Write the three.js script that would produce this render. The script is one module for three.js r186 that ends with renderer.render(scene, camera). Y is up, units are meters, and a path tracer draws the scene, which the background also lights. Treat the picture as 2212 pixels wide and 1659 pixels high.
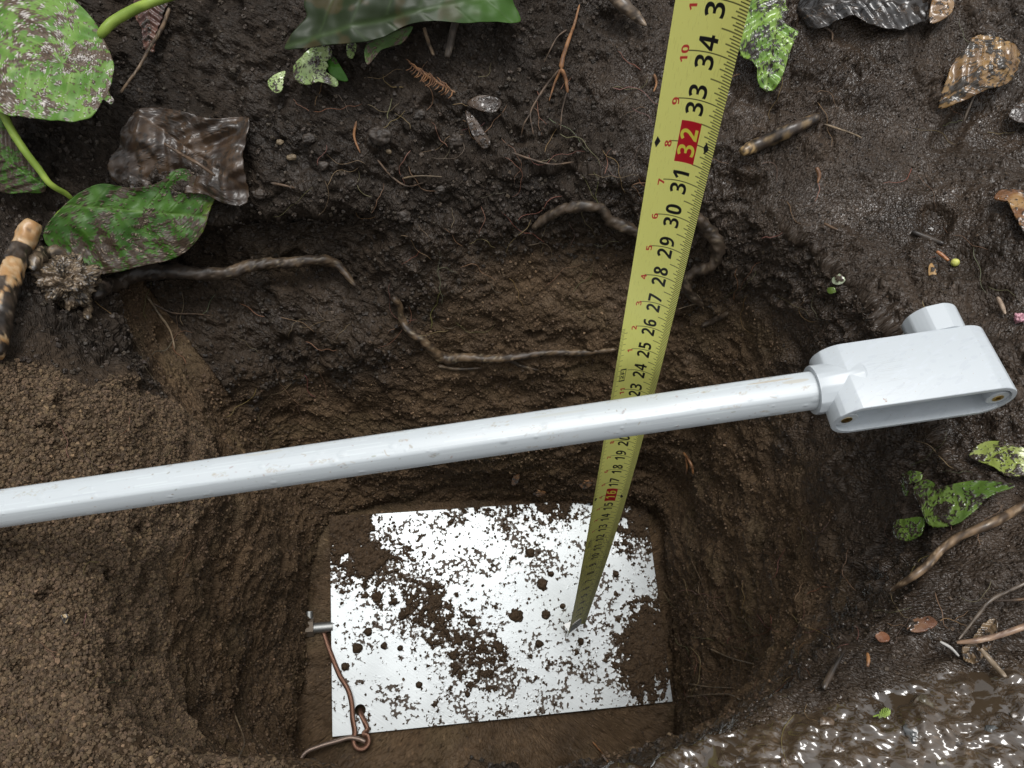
import * as THREE from 'three';
import { mergeGeometries, mergeVertices, toCreasedNormals } from 'three/addons/utils/BufferGeometryUtils.js';
import { Brush, Evaluator, SUBTRACTION } from 'three-bvh-csg';

// ---------------------------------------------------------------- camera, sky, sun, exposure
const scene = new THREE.Scene();
const EYE = new THREE.Vector3(0, 1.07, 0);
const camera = new THREE.PerspectiveCamera(53.07, 4 / 3, 0.02, 400);
camera.position.copy(EYE);
camera.lookAt(0, EYE.y - 0.82106, -0.57084);
camera.updateMatrixWorld(true);
scene.add(camera);

const renderer = new THREE.WebGLRenderer({ antialias: true });
renderer.toneMapping = THREE.LinearToneMapping;
renderer.toneMappingExposure = 1.3;
renderer.shadowMap.enabled = true;

const SUN = new THREE.Vector3(0.05, 0.965, 0.02).normalize();
const sun = new THREE.DirectionalLight(new THREE.Color(1.0, 0.975, 0.94), 1.5);
sun.position.copy(SUN).multiplyScalar(5).add(new THREE.Vector3(0, 0.5, -0.35));
sun.target.position.set(0, 0.5, -0.35);
sun.castShadow = true;
sun.shadow.radius = 44;
sun.shadow.mapSize.set(2048, 2048);
Object.assign(sun.shadow.camera, { left: -1, right: 1, top: 1, bottom: -1, near: 0.5, far: 12 });
sun.shadow.bias = -0.0005;
scene.add(sun, sun.target);

{ // overcast sky: CIE overcast gradient, soft glow round the veiled sun, mild cloud mottling
  const W = 256, Hh = 128, d = new Float32Array(W * Hh * 4);
  for (let j = 0; j < Hh; j++) for (let i = 0; i < W; i++) {
    const v = (j + 0.5) / Hh, el = (v - 0.5) * Math.PI, az = ((i + 0.5) / W - 0.5) * 2 * Math.PI;
    const dx = Math.cos(el) * Math.cos(az), dy = Math.sin(el), dz = Math.cos(el) * Math.sin(az);
    const c = dx * SUN.x + dy * SUN.y + dz * SUN.z;
    const cloud = 1 + 0.10 * Math.sin(dx * 5.1 + 1.3 * Math.sin(dz * 4.2)) * Math.cos(dz * 6.3 + dy * 3.1);
    let L = dy > 0 ? 0.82 * (1 + 2 * dy) / 3 * cloud : 0.12;
    if (dy > 0) L += 1.1 * Math.exp(-(1 - c) / 0.07);
    const o = 4 * (j * W + i);
    d[o] = L * 0.975; d[o + 1] = L * 1.0; d[o + 2] = L * 1.03; d[o + 3] = 1;
  }
  const sky = new THREE.DataTexture(d, W, Hh, THREE.RGBAFormat, THREE.FloatType);
  sky.mapping = THREE.EquirectangularReflectionMapping;
  sky.magFilter = sky.minFilter = THREE.LinearFilter;
  sky.needsUpdate = true;
  scene.background = sky; scene.environment = sky;
}

// ---------------------------------------------------------------- helpers
function rng(seed) { let s = seed | 0; return () => { s = (s + 0x6d2b79f5) | 0; let t = Math.imul(s ^ (s >>> 15), 1 | s); t = (t + Math.imul(t ^ (t >>> 7), 61 | t)) ^ t; return ((t ^ (t >>> 14)) >>> 0) / 4294967296; }; }
const R0 = rng(20240611);
const clamp = (x, a = 0, b = 1) => (x < a ? a : x > b ? b : x);
const mix = (a, b, t) => a + (b - a) * t;
const ss = (a, b, x) => { const t = clamp((x - a) / (b - a)); return t * t * (3 - 2 * t); };
const V = (x, y, z) => new THREE.Vector3(x, y, z);
const PERM = (() => { const r = rng(7), p = new Uint8Array(512), a = [...Array(256).keys()]; for (let i = 255; i > 0; i--) { const j = Math.floor(r() * (i + 1)); [a[i], a[j]] = [a[j], a[i]]; } for (let i = 0; i < 512; i++) p[i] = a[i & 255]; return p; })();
function grad(h, x, y, z) { const k = h & 15, u = k < 8 ? x : y, v = k < 4 ? y : k === 12 || k === 14 ? x : z; return ((k & 1) ? -u : u) + ((k & 2) ? -v : v); }
function noise(x, y, z) { // Perlin, about -1..1
  let X = Math.floor(x), Y = Math.floor(y), Z = Math.floor(z); x -= X; y -= Y; z -= Z; X &= 255; Y &= 255; Z &= 255;
  const u = x * x * x * (x * (x * 6 - 15) + 10), v = y * y * y * (y * (y * 6 - 15) + 10), w = z * z * z * (z * (z * 6 - 15) + 10);
  const A = PERM[X] + Y, AA = PERM[A] + Z, AB = PERM[A + 1] + Z, B = PERM[X + 1] + Y, BA = PERM[B] + Z, BB = PERM[B + 1] + Z;
  return mix(mix(mix(grad(PERM[AA], x, y, z), grad(PERM[BA], x - 1, y, z), u), mix(grad(PERM[AB], x, y - 1, z), grad(PERM[BB], x - 1, y - 1, z), u), v),
    mix(mix(grad(PERM[AA + 1], x, y, z - 1), grad(PERM[BA + 1], x - 1, y, z - 1), u), mix(grad(PERM[AB + 1], x, y - 1, z - 1), grad(PERM[BB + 1], x - 1, y - 1, z - 1), u), v), w);
}
function fbm(x, y, z, oct = 4, gain = 0.5) { let a = 1, s = 0, f = 1; for (let i = 0; i < oct; i++) { s += a * noise(x * f + i * 17.3, y * f - i * 9.1, z * f + i * 5.7); a *= gain; f *= 2.03; } return s; }
const RND = (() => { const r = rng(99), a = new Float32Array(1024); for (let i = 0; i < 1024; i++) a[i] = r(); return a; })();
let WID = 0;
function worley(x, y, z) { // distance to the nearest feature point; WID identifies the cell
  const X = Math.floor(x), Y = Math.floor(y), Z = Math.floor(z); let best = 9;
  for (let i = -1; i <= 1; i++) for (let j = -1; j <= 1; j++) for (let k = -1; k <= 1; k++) {
    const cx = X + i, cy = Y + j, cz = Z + k, h = PERM[(PERM[(PERM[cx & 255] + cy) & 255] + cz) & 255] * 4;
    const dx = cx + RND[h] - x, dy = cy + RND[h + 1] - y, dz = cz + RND[h + 2] - z, dd = dx * dx + dy * dy + dz * dz;
    if (dd < best) { best = dd; WID = RND[h + 3]; }
  }
  return Math.sqrt(best);
}
const clod = (P, c, ox = 0) => { const d = worley(P.x / c + ox, P.y / c, P.z / c); return Math.max(0, 1 - d * (0.35 + d)) * (0.35 + 0.65 * WID); };

const used = {};
function numbered(name) { const n = (used[name] = (used[name] ?? -1) + 1); return n ? name + '_' + String(n).padStart(3, '0') : name; }
function shadows(o) { o.traverse((m) => { if (m.isMesh) { m.castShadow = true; m.receiveShadow = true; } }); return o; }
function tag(o, label, category, group) { o.userData.label = label; o.userData.category = category; if (group) o.userData.group = group; return o; }
function single(name, geo, mat, label, category, group) { const m = new THREE.Mesh(geo, mat); m.name = numbered(name); scene.add(shadows(m)); return tag(m, label, category, group); }
function thing(name, label, category, group) { const g = new THREE.Group(); g.name = numbered(name); scene.add(g); return tag(g, label, category, group); }
function part(parent, name, geo, mat, label) { const m = new THREE.Mesh(geo, mat); m.name = name; parent.add(shadows(m)); if (label) m.userData.label = label; return m; }
const std = (o) => new THREE.MeshStandardMaterial(o);
const phys = (o) => new THREE.MeshPhysicalMaterial(o);
const lin = (r, g, b) => new THREE.Color().setRGB(r, g, b);

// sight line through a point of the survey sheet (2212 x 1659 units) in world space, used once to read off where things lie
const FSURV = 3076 / 4096 * 2212;
function sight(u, v) {
  const cx = (u - 1106) / FSURV, cy = (v - 829.5) / FSURV;
  return V(cx, -(cy * 0.57084 + 0.82106), -(0.57084 - cy * 0.82106)); // unit depth along the lens axis
}
// ---------------------------------------------------------------- the ground with the pit dug into it: one continuous surface
const N_ = [70, 320, 430, 330, 140];                    // columns: front-left half, left, back, right, front-right half
const NC = N_.reduce((a, b) => a + b, 0) + 1;
const RINGS = [];
for (let j = 0; j <= 44; j++) RINGS.push([0, Math.pow(j / 44, 0.55)]);
for (let j = 1; j <= 370; j++) RINGS.push([1, j / 370]);
for (let j = 1; j <= 312; j++) RINGS.push([2, j * 0.0014]);
for (let j = 1, d = 0.437; j <= 36; j++) { d = d * 1.08 + 0.006; RINGS.push([2, j === 36 ? 60 : d]); }
const NR = RINGS.length, NV = NC * NR;
const J_WALL = 45, J_GROUND = 45 + 370;

const plateY = (x, z) => -(0.116 * (x - 0.0891) + 0.283 * (z + 0.3272)) / 0.952;   // plane of the buried metal plate
const base = new Float32Array(NV * 3), side = new Float32Array(NV * 2);
{
  let i = 0;
  for (let s = 0; s < 5; s++) for (let k = 0; k < N_[s] + (s === 4 ? 1 : 0); k++, i++) {
    const f = k / N_[s];
    let sx, sz;
    if (s === 0) { sx = -f; sz = 1; } else if (s === 1) { sx = -1; sz = 1 - 2 * f; } else if (s === 2) { sx = -1 + 2 * f; sz = -1; } else if (s === 3) { sx = 1; sz = -1 + 2 * f; } else { sx = 1 - f; sz = 1; }
    const q = 1 / Math.pow(Math.abs(sx) ** 7 + Math.abs(sz) ** 7, 1 / 7);
    let ux = sx * q, uz = sz * q;
    const cutR = ss(0.15, 1, ux) * ss(0.15, 1, uz), cutL = ss(0.2, 1, -ux) * ss(0.2, 1, uz);
    const fx = -0.022 + ux * (ux < 0 ? 0.255 : 0.257), fz = uz < 0 ? -0.318 + uz * (0.180 + 0.05 * (fx + 0.03)) : -0.318 + uz * 0.190;
    const cutBR = ss(0.2, 1, ux) * ss(0.2, 1, -uz), cutBL = ss(0.1, 0.95, -ux) * ss(0.1, 0.95, -uz), wideR = ss(0.2, 0.95, ux) * (1 - ss(0.2, 0.95, uz));
    const rx = -0.026 + ux * ((ux < 0 ? 0.318 : 0.262) - 0.012 * cutR - 0.03 * cutL + 0.105 * cutBL + 0.088 * wideR - 0.075 * cutBR), rz = (uz < 0 ? -0.303 + uz * 0.315 : -0.303 + uz * 0.240) - uz * (0.055 * cutR + 0.03 * cutL + 0.05 * cutBR);
    const back = ss(0.55, 0.98, -uz), left = ss(0.6, 1, -ux) * (1 - back), right = ss(0.6, 1, ux) * (1 - back);
    const frR = ss(0.1, 0.9, ux) * ss(0.1, 0.9, uz) * (1 - right);
    for (let j = 0; j < NR; j++) {
      const [type, t] = RINGS[j], o = (j * NC + i);
      let x, y, z;
      const rimY = 0.578 + 0.085 * rx - 0.022 - 0.045 * left - 0.012 * right - 0.02 * frR;
      if (type === 0) { x = mix(-0.04, fx, t); z = mix(-0.325, fz, t); y = plateY(x, z) - 0.010 - 0.012 * (1 - t); }
      else if (type === 1) {
        const fy = plateY(fx, fz) - 0.010;
        const e = t < 0.06 ? t * t / 0.12 : t - 0.03;            // little fillet at the foot
        const g0 = e / 0.97, g = mix(g0, Math.pow(g0, 1.7), Math.max(left, right, 0.7 * frR));
        const gz = mix(g, g * g, back); x = mix(fx, rx, g); z = mix(fz, rz, gz); y = mix(fy, rimY, t) - 0.0;
        const lowx = fbm(x * 5 + 3, y * 5, z * 5, 3) * 0.022 * Math.sin(Math.PI * Math.min(1, t * 1.15));
        let out = lowx;
        out += 0.045 * ss(0.62, 0.80, t) * (1 - ss(0.88, 0.97, t)) * back * (1 - ss(-0.20, -0.10, x));   // hollow under the thick root
        out += 0.010 * Math.exp(-(((x - 0.12) / 0.12) ** 2) - ((t - 0.80) / 0.13) ** 2) * back;          // scooped niche behind the tape
        out -= 0.008 * ss(0.5, 0.1, t) * right;
        x += ux * out; z += uz * out;
      } else {
        const dd = t;
        x = rx + ux * dd; z = rz + uz * dd;
        const rise = back * (0.60 * Math.min(dd, 0.34) + 0.12 * Math.max(0, Math.min(dd, 2) - 0.34)) + left * 0.10 * Math.min(dd, 0.5) + right * 0.06 * Math.min(dd, 0.6);
        y = rimY + (0.022 + 0.02 * back + 0.045 * left + 0.02 * right + 0.02 * frR) * (1 - Math.exp(-dd / (0.022 + 0.05 * back + 0.06 * left + 0.03 * right + 0.04 * frR))) + rise;
        y += 0.012 * right * ss(0.02, 0.1, dd);
      }
      base[o * 3] = x; base[o * 3 + 1] = y; base[o * 3 + 2] = z;
      side[o * 2] = ux; side[o * 2 + 1] = uz;
    }
  }
}
function gridNormals(p) {
  const n = new Float32Array(NV * 3);
  for (let j = 0; j < NR; j++) for (let i = 0; i < NC; i++) {
    const i0 = i === 0 ? NC - 2 : i - 1, i1 = i === NC - 1 ? 1 : i + 1, j0 = Math.max(0, j - 1), j1 = Math.min(NR - 1, j + 1);
    const a = (j * NC + i1) * 3, b = (j * NC + i0) * 3, c = (j1 * NC + i) * 3, d = (j0 * NC + i) * 3;
    const ax = p[a] - p[b], ay = p[a + 1] - p[b + 1], az = p[a + 2] - p[b + 2], bx = p[c] - p[d], by = p[c + 1] - p[d + 1], bz = p[c + 2] - p[d + 2];
    let nx = ay * bz - az * by, ny = az * bx - ax * bz, nz = ax * by - ay * bx;
    const l = Math.hypot(nx, ny, nz) || 1, o = (j * NC + i) * 3;
    n[o] = nx / l; n[o + 1] = ny / l; n[o + 2] = nz / l;
    if (j === 0) { n[o] = 0; n[o + 1] = 1; n[o + 2] = 0; }
  }
  return n;
}
const bn = gridNormals(base);
{ // make sure the normals look up and into the pit
  const o = (J_GROUND + 60) * NC * 3 + 600 * 3 + 1;
  if (bn[o] < 0) for (let i = 0; i < bn.length; i++) bn[i] = -bn[i];
}
// soil kinds: 0 dry brown crumbs, 1 black topsoil, 2 brown cut wall, 3 dark wet mud, 4 gravelly puddled mud
const pos = new Float32Array(NV * 3), col = new Float32Array(NV * 3), kinds = new Uint8Array(NV), wet = new Float32Array(NV);
const P = V(0, 0, 0), W5 = [0, 0, 0, 0, 0];
const PAL = [[0.056, 0.037, 0.022], [0.025, 0.0180, 0.0126], [0.096, 0.062, 0.035], [0.042, 0.0295, 0.0206], [0.060, 0.041, 0.025]];
const vr = rng(4242);
for (let j = 0; j < NR; j++) {
  const [type, t] = RINGS[j];
  for (let i = 0; i < NC; i++) {
    const o = j * NC + i;
    if (i === NC - 1) { for (let k = 0; k < 3; k++) { pos[o * 3 + k] = pos[(j * NC) * 3 + k]; col[o * 3 + k] = col[(j * NC) * 3 + k]; } kinds[o] = kinds[j * NC]; wet[o] = wet[j * NC]; continue; }
    const x = base[o * 3], y = base[o * 3 + 1], z = base[o * 3 + 2];
    P.set(x, y, z);
    const zz = (EYE.y - y) * 0.82106 - z * 0.57084, uu = x / zz * FSURV + 1106, vv = ((EYE.y - y) * 0.57084 + z * 0.82106) / zz * FSURV + 829.5;
    const far = (type === 2 && t > 0.6) || zz < 0.02 || uu < -1100 || uu > 3300 || vv > 5000 || vv < -900;   // well out of reach of any view: plain
    const wob = fbm(x * 7, y * 7 + 4, z * 7, 2) * 0.05, wob2 = fbm(x * 24, y * 24, z * 24, 2);
    // ----- which soil lies here
    let wallness = type === 0 ? 1 : type === 1 ? 1 - ss(0.80, 0.97, t + wob) : 0;
    const topBack = ss(-0.43, -0.50, z + wob * 0.7);
    const l = Math.max(ss(-0.20, -0.27, x + wob * 0.5) * (1 - ss(-0.36, -0.43, z + wob)), ss(-0.02, -0.06, x) * ss(-0.25, -0.15, z));
    const grav = ss(-0.012, 0.012, z + 0.075 + 0.22 * (x - 0.05) + wob * 0.35) * ss(-0.03, 0.03, x);
    const r = ss(0.05, 0.16, x + wob) * (1 - 0.0 * topBack);
    W5[2] = wallness;
    let rest = 1 - wallness;
    W5[4] = rest * grav; rest -= W5[4];
    W5[0] = rest * l; rest -= W5[0];
    W5[3] = rest * r; rest -= W5[3];
    W5[1] = rest;
    if (type === 1) { // crumbly brown earth spills over the left lip; dark topsoil stains the upper back wall
      const lw = ss(-0.6, -0.95, side[o * 2]) * ss(0.60, 0.90, t + wob * 2.5) * (1 - ss(-0.36, -0.42, z + wob));
      W5[0] += W5[2] * lw; W5[2] *= 1 - lw;
      const rgt = ss(0.7, 0.95, side[o * 2]), lf = ss(-0.04, -0.16, x + wob) * ss(-0.36, -0.44, z + wob), tb = ss(mix(mix(0.62, 0.34, lf), 0.58, rgt), mix(mix(0.92, 0.66, lf), 0.88, rgt), t + wob * 2.2 + 0.12 * wob2) * mix(mix(0.75, 0.85, lf), 0.88, rgt);
      if (side[o * 2] > -0.9) { const dd = W5[2] * tb; W5[2] -= dd; if (side[o * 2] > 0.8) W5[3] += dd; else W5[1] += dd; }
    }
    let bi = 0; for (let k = 1; k < 5; k++) if (W5[k] > W5[bi]) bi = k;
    kinds[o] = bi;
    // ----- relief
    let h = 0;
    if (!far) {
      h += fbm(x * 9, y * 9, z * 9, 3) * (type === 0 ? 0.003 : 0.009);
      h += fbm(x * 30, y * 30, z * 30, 3) * (type === 0 ? 0.002 : 0.0035);
      { const wx = noise(x * 95, y * 95, z * 95), wy = noise(x * 95 + 31, y * 95, z * 95), wz = noise(x * 95, y * 95 + 57, z * 95), vx = noise(x * 260, y * 260, z * 260), vz = noise(x * 260 + 9, y * 260 + 3, z * 260); P.set(x + 0.0042 * wx + 0.0014 * vx, y + 0.0042 * wy, z + 0.0042 * wz + 0.0014 * vz); }
      if (W5[0] > 0.06) h += W5[0] * (0.0075 * clod(P, 0.021) + 0.0045 * clod(P, 0.009, 3) + 0.0036 * clod(P, 0.0045, 7) - 0.012 * ss(0.32, 0.6, noise(x * 38, y * 38, z * 38)));
      if (W5[1] > 0.06) h += W5[1] * (0.016 * clod(P, 0.030) + 0.0085 * clod(P, 0.012, 3) + 0.0042 * clod(P, 0.0055, 5) - 0.010 * ss(0.3, 0.6, noise(x * 30, y * 30, z * 30)));
      if (W5[2] > 0.06) {
        const st = fbm(x * 30, y * 44, z * 30, 3);
        h += W5[2] * 1.0 * (0.0030 * st + 0.0016 * Math.abs(noise(x * 60, y * 80, z * 60)) + 0.0055 * clod(P, 0.017, 2) + 0.0036 * clod(P, 0.0075, 6) + 0.0022 * clod(P, 0.004, 9) - 0.012 * ss(0.42, 0.62, noise(x * 24, y * 40, z * 24 + 8)));
      }
      if (W5[3] > 0.06) {
        const sm = ss(-0.12, 0.25, fbm(x * 11 + 7, y * 11, z * 11, 2));        // smeared, trodden patches among crumbly ones
        h += W5[3] * (0.006 * Math.abs(noise(x * 33, y * 33, z * 33)) + (1 - 0.85 * sm) * (0.0090 * clod(P, 0.015) + 0.0060 * clod(P, 0.007, 4) + 0.0030 * clod(P, 0.0042, 8)) + 0.0008 * noise(x * 190, y * 190, z * 190) - 0.008 * ss(0.3, 0.55, noise(x * 26, y * 26, z * 26)));
      }
      if (W5[4] > 0.02) h += W5[4] * (0.0060 * clod(P, 0.016) + 0.0042 * clod(P, 0.0078, 4) + 0.0007 * noise(x * 250, y * 250, z * 250) + 0.0018 * noise(x * 105, y * 105, z * 105) + 0.0028 * noise(x * 45, y * 45, z * 45) - 0.0022);
    }
    pos[o * 3] = x + bn[o * 3] * h; pos[o * 3 + 1] = y + bn[o * 3 + 1] * h; pos[o * 3 + 2] = z + bn[o * 3 + 2] * h;
    // ----- colour of the earth itself: kind, mottling, single light mineral grains
    let cr = 0, cg = 0, cb = 0;
    for (let k = 0; k < 5; k++) { cr += W5[k] * PAL[k][0]; cg += W5[k] * PAL[k][1]; cb += W5[k] * PAL[k][2]; }
    const mott = 1 + 0.38 * fbm(x * 16, y * 22, z * 16, 3) + 0.22 * wob2;
    const ochre = W5[2] * ss(0.05, 0.5, fbm(x * 12 + 9, y * 19, z * 12, 3)) * 0.6;
    cr = mix(cr, 0.100, ochre); cg = mix(cg, 0.070, ochre); cb = mix(cb, 0.038, ochre);
    let g = mott * (0.78 + 0.44 * vr());
    const spk = vr();
    if (spk < 0.012 + 0.05 * W5[0]) g *= 1.9; else if (spk > 0.985) g *= 0.45;
    g = clamp(g, 0.3, 2.6);
    col[o * 3] = cr * g; col[o * 3 + 1] = cg * g; col[o * 3 + 2] = cb * g;
    const pw = fbm(x * 13 + 2, y * 13, z * 13 + 5, 3);
    let rg = 0.92 * W5[0] + (0.62 - 0.25 * pw) * W5[1] + (0.72 - 0.2 * pw) * W5[2] + (0.40 - 0.28 * pw) * W5[3] + (0.13 - 0.06 * pw) * W5[4];
    wet[o] = clamp(rg, 0.06, 1);
  }
}
const nrm = gridNormals(pos);
{ const o = (J_GROUND + 60) * NC * 3 + 600 * 3 + 1; let s = 0; for (let i = 0; i < 300; i++) s += nrm[o + i * 3]; if (s < 0) for (let i = 0; i < nrm.length; i++) nrm[i] = -nrm[i]; }

// wetness of the soil and fine grain, in the unrolled coordinates of the surface
const TW = 2048, TH = 1024;
const soilRough = (() => {
  const d = new Uint8Array(TW * TH * 4), r = rng(5);
  for (let y = 0; y < TH; y++) for (let x = 0; x < TW; x++) {
    const o = Math.round(y / (TH - 1) * (NR - 1)) * NC + Math.round(x / (TW - 1) * (NC - 1));
    const v = clamp(wet[o] + (r() - 0.5) * 0.16, 0.05, 1) * 255;
    const k = 4 * (y * TW + x); d[k] = d[k + 1] = d[k + 2] = v; d[k + 3] = 255 * clamp(1.12 - wet[o], 0.2, 1);
  }
  const t = new THREE.DataTexture(d, TW, TH); t.magFilter = THREE.LinearFilter; t.minFilter = THREE.LinearFilter; t.needsUpdate = true; return t;
})();
const grainBump = (() => {
  const S = 512, d = new Uint8Array(S * S * 4), r = rng(77), a = new Float32Array(S * S);
  for (let k = 0; k < 9000; k++) { // round grains of many sizes, wrapped
    const cx = r() * S, cy = r() * S, R = 1.5 + 7 * r() ** 3, hh = 0.35 + 0.65 * r();
    for (let y = -Math.ceil(R); y <= R; y++) for (let x = -Math.ceil(R); x <= R; x++) { const q = 1 - (x * x + y * y) / (R * R); if (q > 0) { const o = ((Math.floor(cy + y) + S) % S) * S + ((Math.floor(cx + x) + S) % S); a[o] = Math.max(a[o], hh * Math.sqrt(q) * Math.min(1, R / 5)); } }
  }
  for (let o = 0; o < S * S; o++) { const v = clamp(a[o]) * 255; d[o * 4] = d[o * 4 + 1] = d[o * 4 + 2] = v; d[o * 4 + 3] = 255; }
  const t = new THREE.DataTexture(d, S, S); t.wrapS = t.wrapT = THREE.RepeatWrapping; t.magFilter = THREE.LinearFilter; t.minFilter = THREE.LinearFilter; t.repeat.set(25, 13); t.needsUpdate = true; return t;
})();
const soilMat = phys({ vertexColors: true, roughness: 1, roughnessMap: soilRough, specularIntensityMap: soilRough, bumpMap: grainBump, bumpScale: 0.0012, metalness: 0 });
const puddleMat = phys({ vertexColors: true, roughness: 0.09, metalness: 0, clearcoat: 1, clearcoatRoughness: 0.04 });
function ringStrip(name, j0, j1, only = null, mat = soilMat) {
  const n = (j1 - j0 + 1) * NC, p = pos.slice(j0 * NC * 3, (j1 + 1) * NC * 3), q = nrm.slice(j0 * NC * 3, (j1 + 1) * NC * 3), c = col.slice(j0 * NC * 3, (j1 + 1) * NC * 3);
  const uv = new Float32Array(n * 2), idx = new Uint32Array((j1 - j0) * (NC - 1) * 6);
  for (let j = j0; j <= j1; j++) for (let i = 0; i < NC; i++) { const o = (j - j0) * NC + i; uv[o * 2] = i / (NC - 1); uv[o * 2 + 1] = j / (NR - 1); }
  let k = 0;
  for (let j = 0; j < j1 - j0; j++) for (let i = 0; i < NC - 1; i++) { const a = j * NC + i, b = a + 1, c2 = a + NC, d2 = c2 + 1; idx.set([a, b, c2, b, d2, c2], k); k += 6; }
  const g = new THREE.BufferGeometry();
  g.setAttribute('position', new THREE.BufferAttribute(p, 3)); g.setAttribute('normal', new THREE.BufferAttribute(q, 3));
  g.setAttribute('color', new THREE.BufferAttribute(c, 3)); g.setAttribute('uv', new THREE.BufferAttribute(uv, 2));
  // winding has to agree with the normals
  const A = V(p[0], p[1], p[2]), m = ((j1 - j0) >> 1) * NC + 700, at = (o, s) => V(s[o * 3], s[o * 3 + 1], s[o * 3 + 2]);
  const f = at(m + 1, p).sub(at(m, p)).cross(at(m + NC, p).sub(at(m, p)));
  if (f.dot(at(m, q)) < 0) { for (let o = 0; o < idx.length; o += 3) { const t = idx[o + 1]; idx[o + 1] = idx[o + 2]; idx[o + 2] = t; } }
  let out = idx;
  if (only !== null) { const keep = []; for (let o = 0; o < idx.length; o += 3) { const isP = kinds[j0 * NC + idx[o]] === 4; if (isP === only) keep.push(idx[o], idx[o + 1], idx[o + 2]); } out = new Uint32Array(keep); }
  g.setIndex(new THREE.BufferAttribute(out, 1));
  if (only) { // keep just the vertices in use
    const m = new Map(), at2 = {}; for (const v of out) if (!m.has(v)) m.set(v, m.size);
    for (const k of Object.keys(g.attributes)) { const A0 = g.attributes[k], n0 = A0.itemSize, f = new Float32Array(m.size * n0); for (const [v, w] of m) for (let c3 = 0; c3 < n0; c3++) f[w * n0 + c3] = A0.array[v * n0 + c3]; at2[k] = new THREE.BufferAttribute(f, n0); }
    for (const k of Object.keys(at2)) g.setAttribute(k, at2[k]); g.setIndex(Array.from(out, (v) => m.get(v)));
  }
  const mesh = new THREE.Mesh(g, mat); mesh.name = name; mesh.userData.kind = 'structure'; mesh.castShadow = mesh.receiveShadow = true; scene.add(mesh); return mesh;
}
ringStrip('pit_floor', 0, J_WALL - 1);
ringStrip('pit_wall', J_WALL - 1, J_GROUND - 1);
ringStrip('ground', J_GROUND - 1, NR - 1, false);
ringStrip('puddled_mud', J_GROUND - 1, NR - 1, true, puddleMat);
{ // film of murky water standing between the lumps
  const keepP = pos.slice(), keepN = nrm.slice();
  for (let o = (J_GROUND - 1) * NC; o < NV; o++) if (kinds[o] === 4) { const x = base[o * 3], z = base[o * 3 + 2], hh = -0.0004 + 0.0007 * noise(x * 38, z * 38, 3) + 0.00028 * noise(x * 120, z * 120, 8) + fbm(x * 9, base[o * 3 + 1] * 9, z * 9, 3) * 0.009; for (let k = 0; k < 3; k++) pos[o * 3 + k] = base[o * 3 + k] + bn[o * 3 + k] * hh; }
  const wn = gridNormals(pos); const s = wn[((J_GROUND + 60) * NC + 700) * 3 + 1] < 0 ? -1 : 1; for (let i = 0; i < nrm.length; i++) nrm[i] = s * wn[i];
  const w = ringStrip('puddle_water', J_GROUND - 1, NR - 1, true, phys({ color: lin(0.050, 0.035, 0.022), roughness: 0.04, clearcoat: 1, clearcoatRoughness: 0.03 }));
  w.geometry.deleteAttribute('color');
  pos.set(keepP); nrm.set(keepN);
}

// where a sight line meets the soil: nearest vertex per small cell of the survey sheet
const CELL = 6, GW = Math.ceil(2800 / CELL), GH = Math.ceil(2200 / CELL), OX = 294, OY = 270, cellV = new Int32Array(GW * GH).fill(-1), cellD = new Float32Array(GW * GH).fill(1e9);
for (let o = 0; o < NV; o++) {
  const x = pos[o * 3], dn = EYE.y - pos[o * 3 + 1], fw = -pos[o * 3 + 2], Z = dn * 0.82106 + fw * 0.57084;
  if (Z < 0.1 || Z > 3) continue;
  const u = x / Z * FSURV + 1106, v = (dn * 0.57084 - fw * 0.82106) / Z * FSURV + 829.5;
  const a = Math.floor((u + OX) / CELL), b = Math.floor((v + OY) / CELL);
  if (a < 0 || b < 0 || a >= GW || b >= GH) continue;
  const c = b * GW + a; if (Z < cellD[c]) { cellD[c] = Z; cellV[c] = o; }
}
function hit(u, v, lift = 0) { // point on the soil, its depth, and a smoothed normal
  const a = Math.floor((u + OX) / CELL), b = Math.floor((v + OY) / CELL);
  let n = V(0, 0, 0), z = 0, w = 0;
  for (let r = 1; r < 12 && !w; r += 2) for (let j = -r; j <= r; j++) for (let i = -r; i <= r; i++) {
    if (a + i < 0 || b + j < 0 || a + i >= GW || b + j >= GH) continue;
    const c = (b + j) * GW + a + i, o = cellV[c]; if (o < 0) continue;
    z += cellD[c]; w++; n.x += bn[o * 3]; n.y += bn[o * 3 + 1]; n.z += bn[o * 3 + 2];
  }
  z /= w || 1; n.normalize();
  const p = sight(u, v).multiplyScalar(z - lift).add(EYE); p.n = n; p.z0 = z; return p;
}
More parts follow.
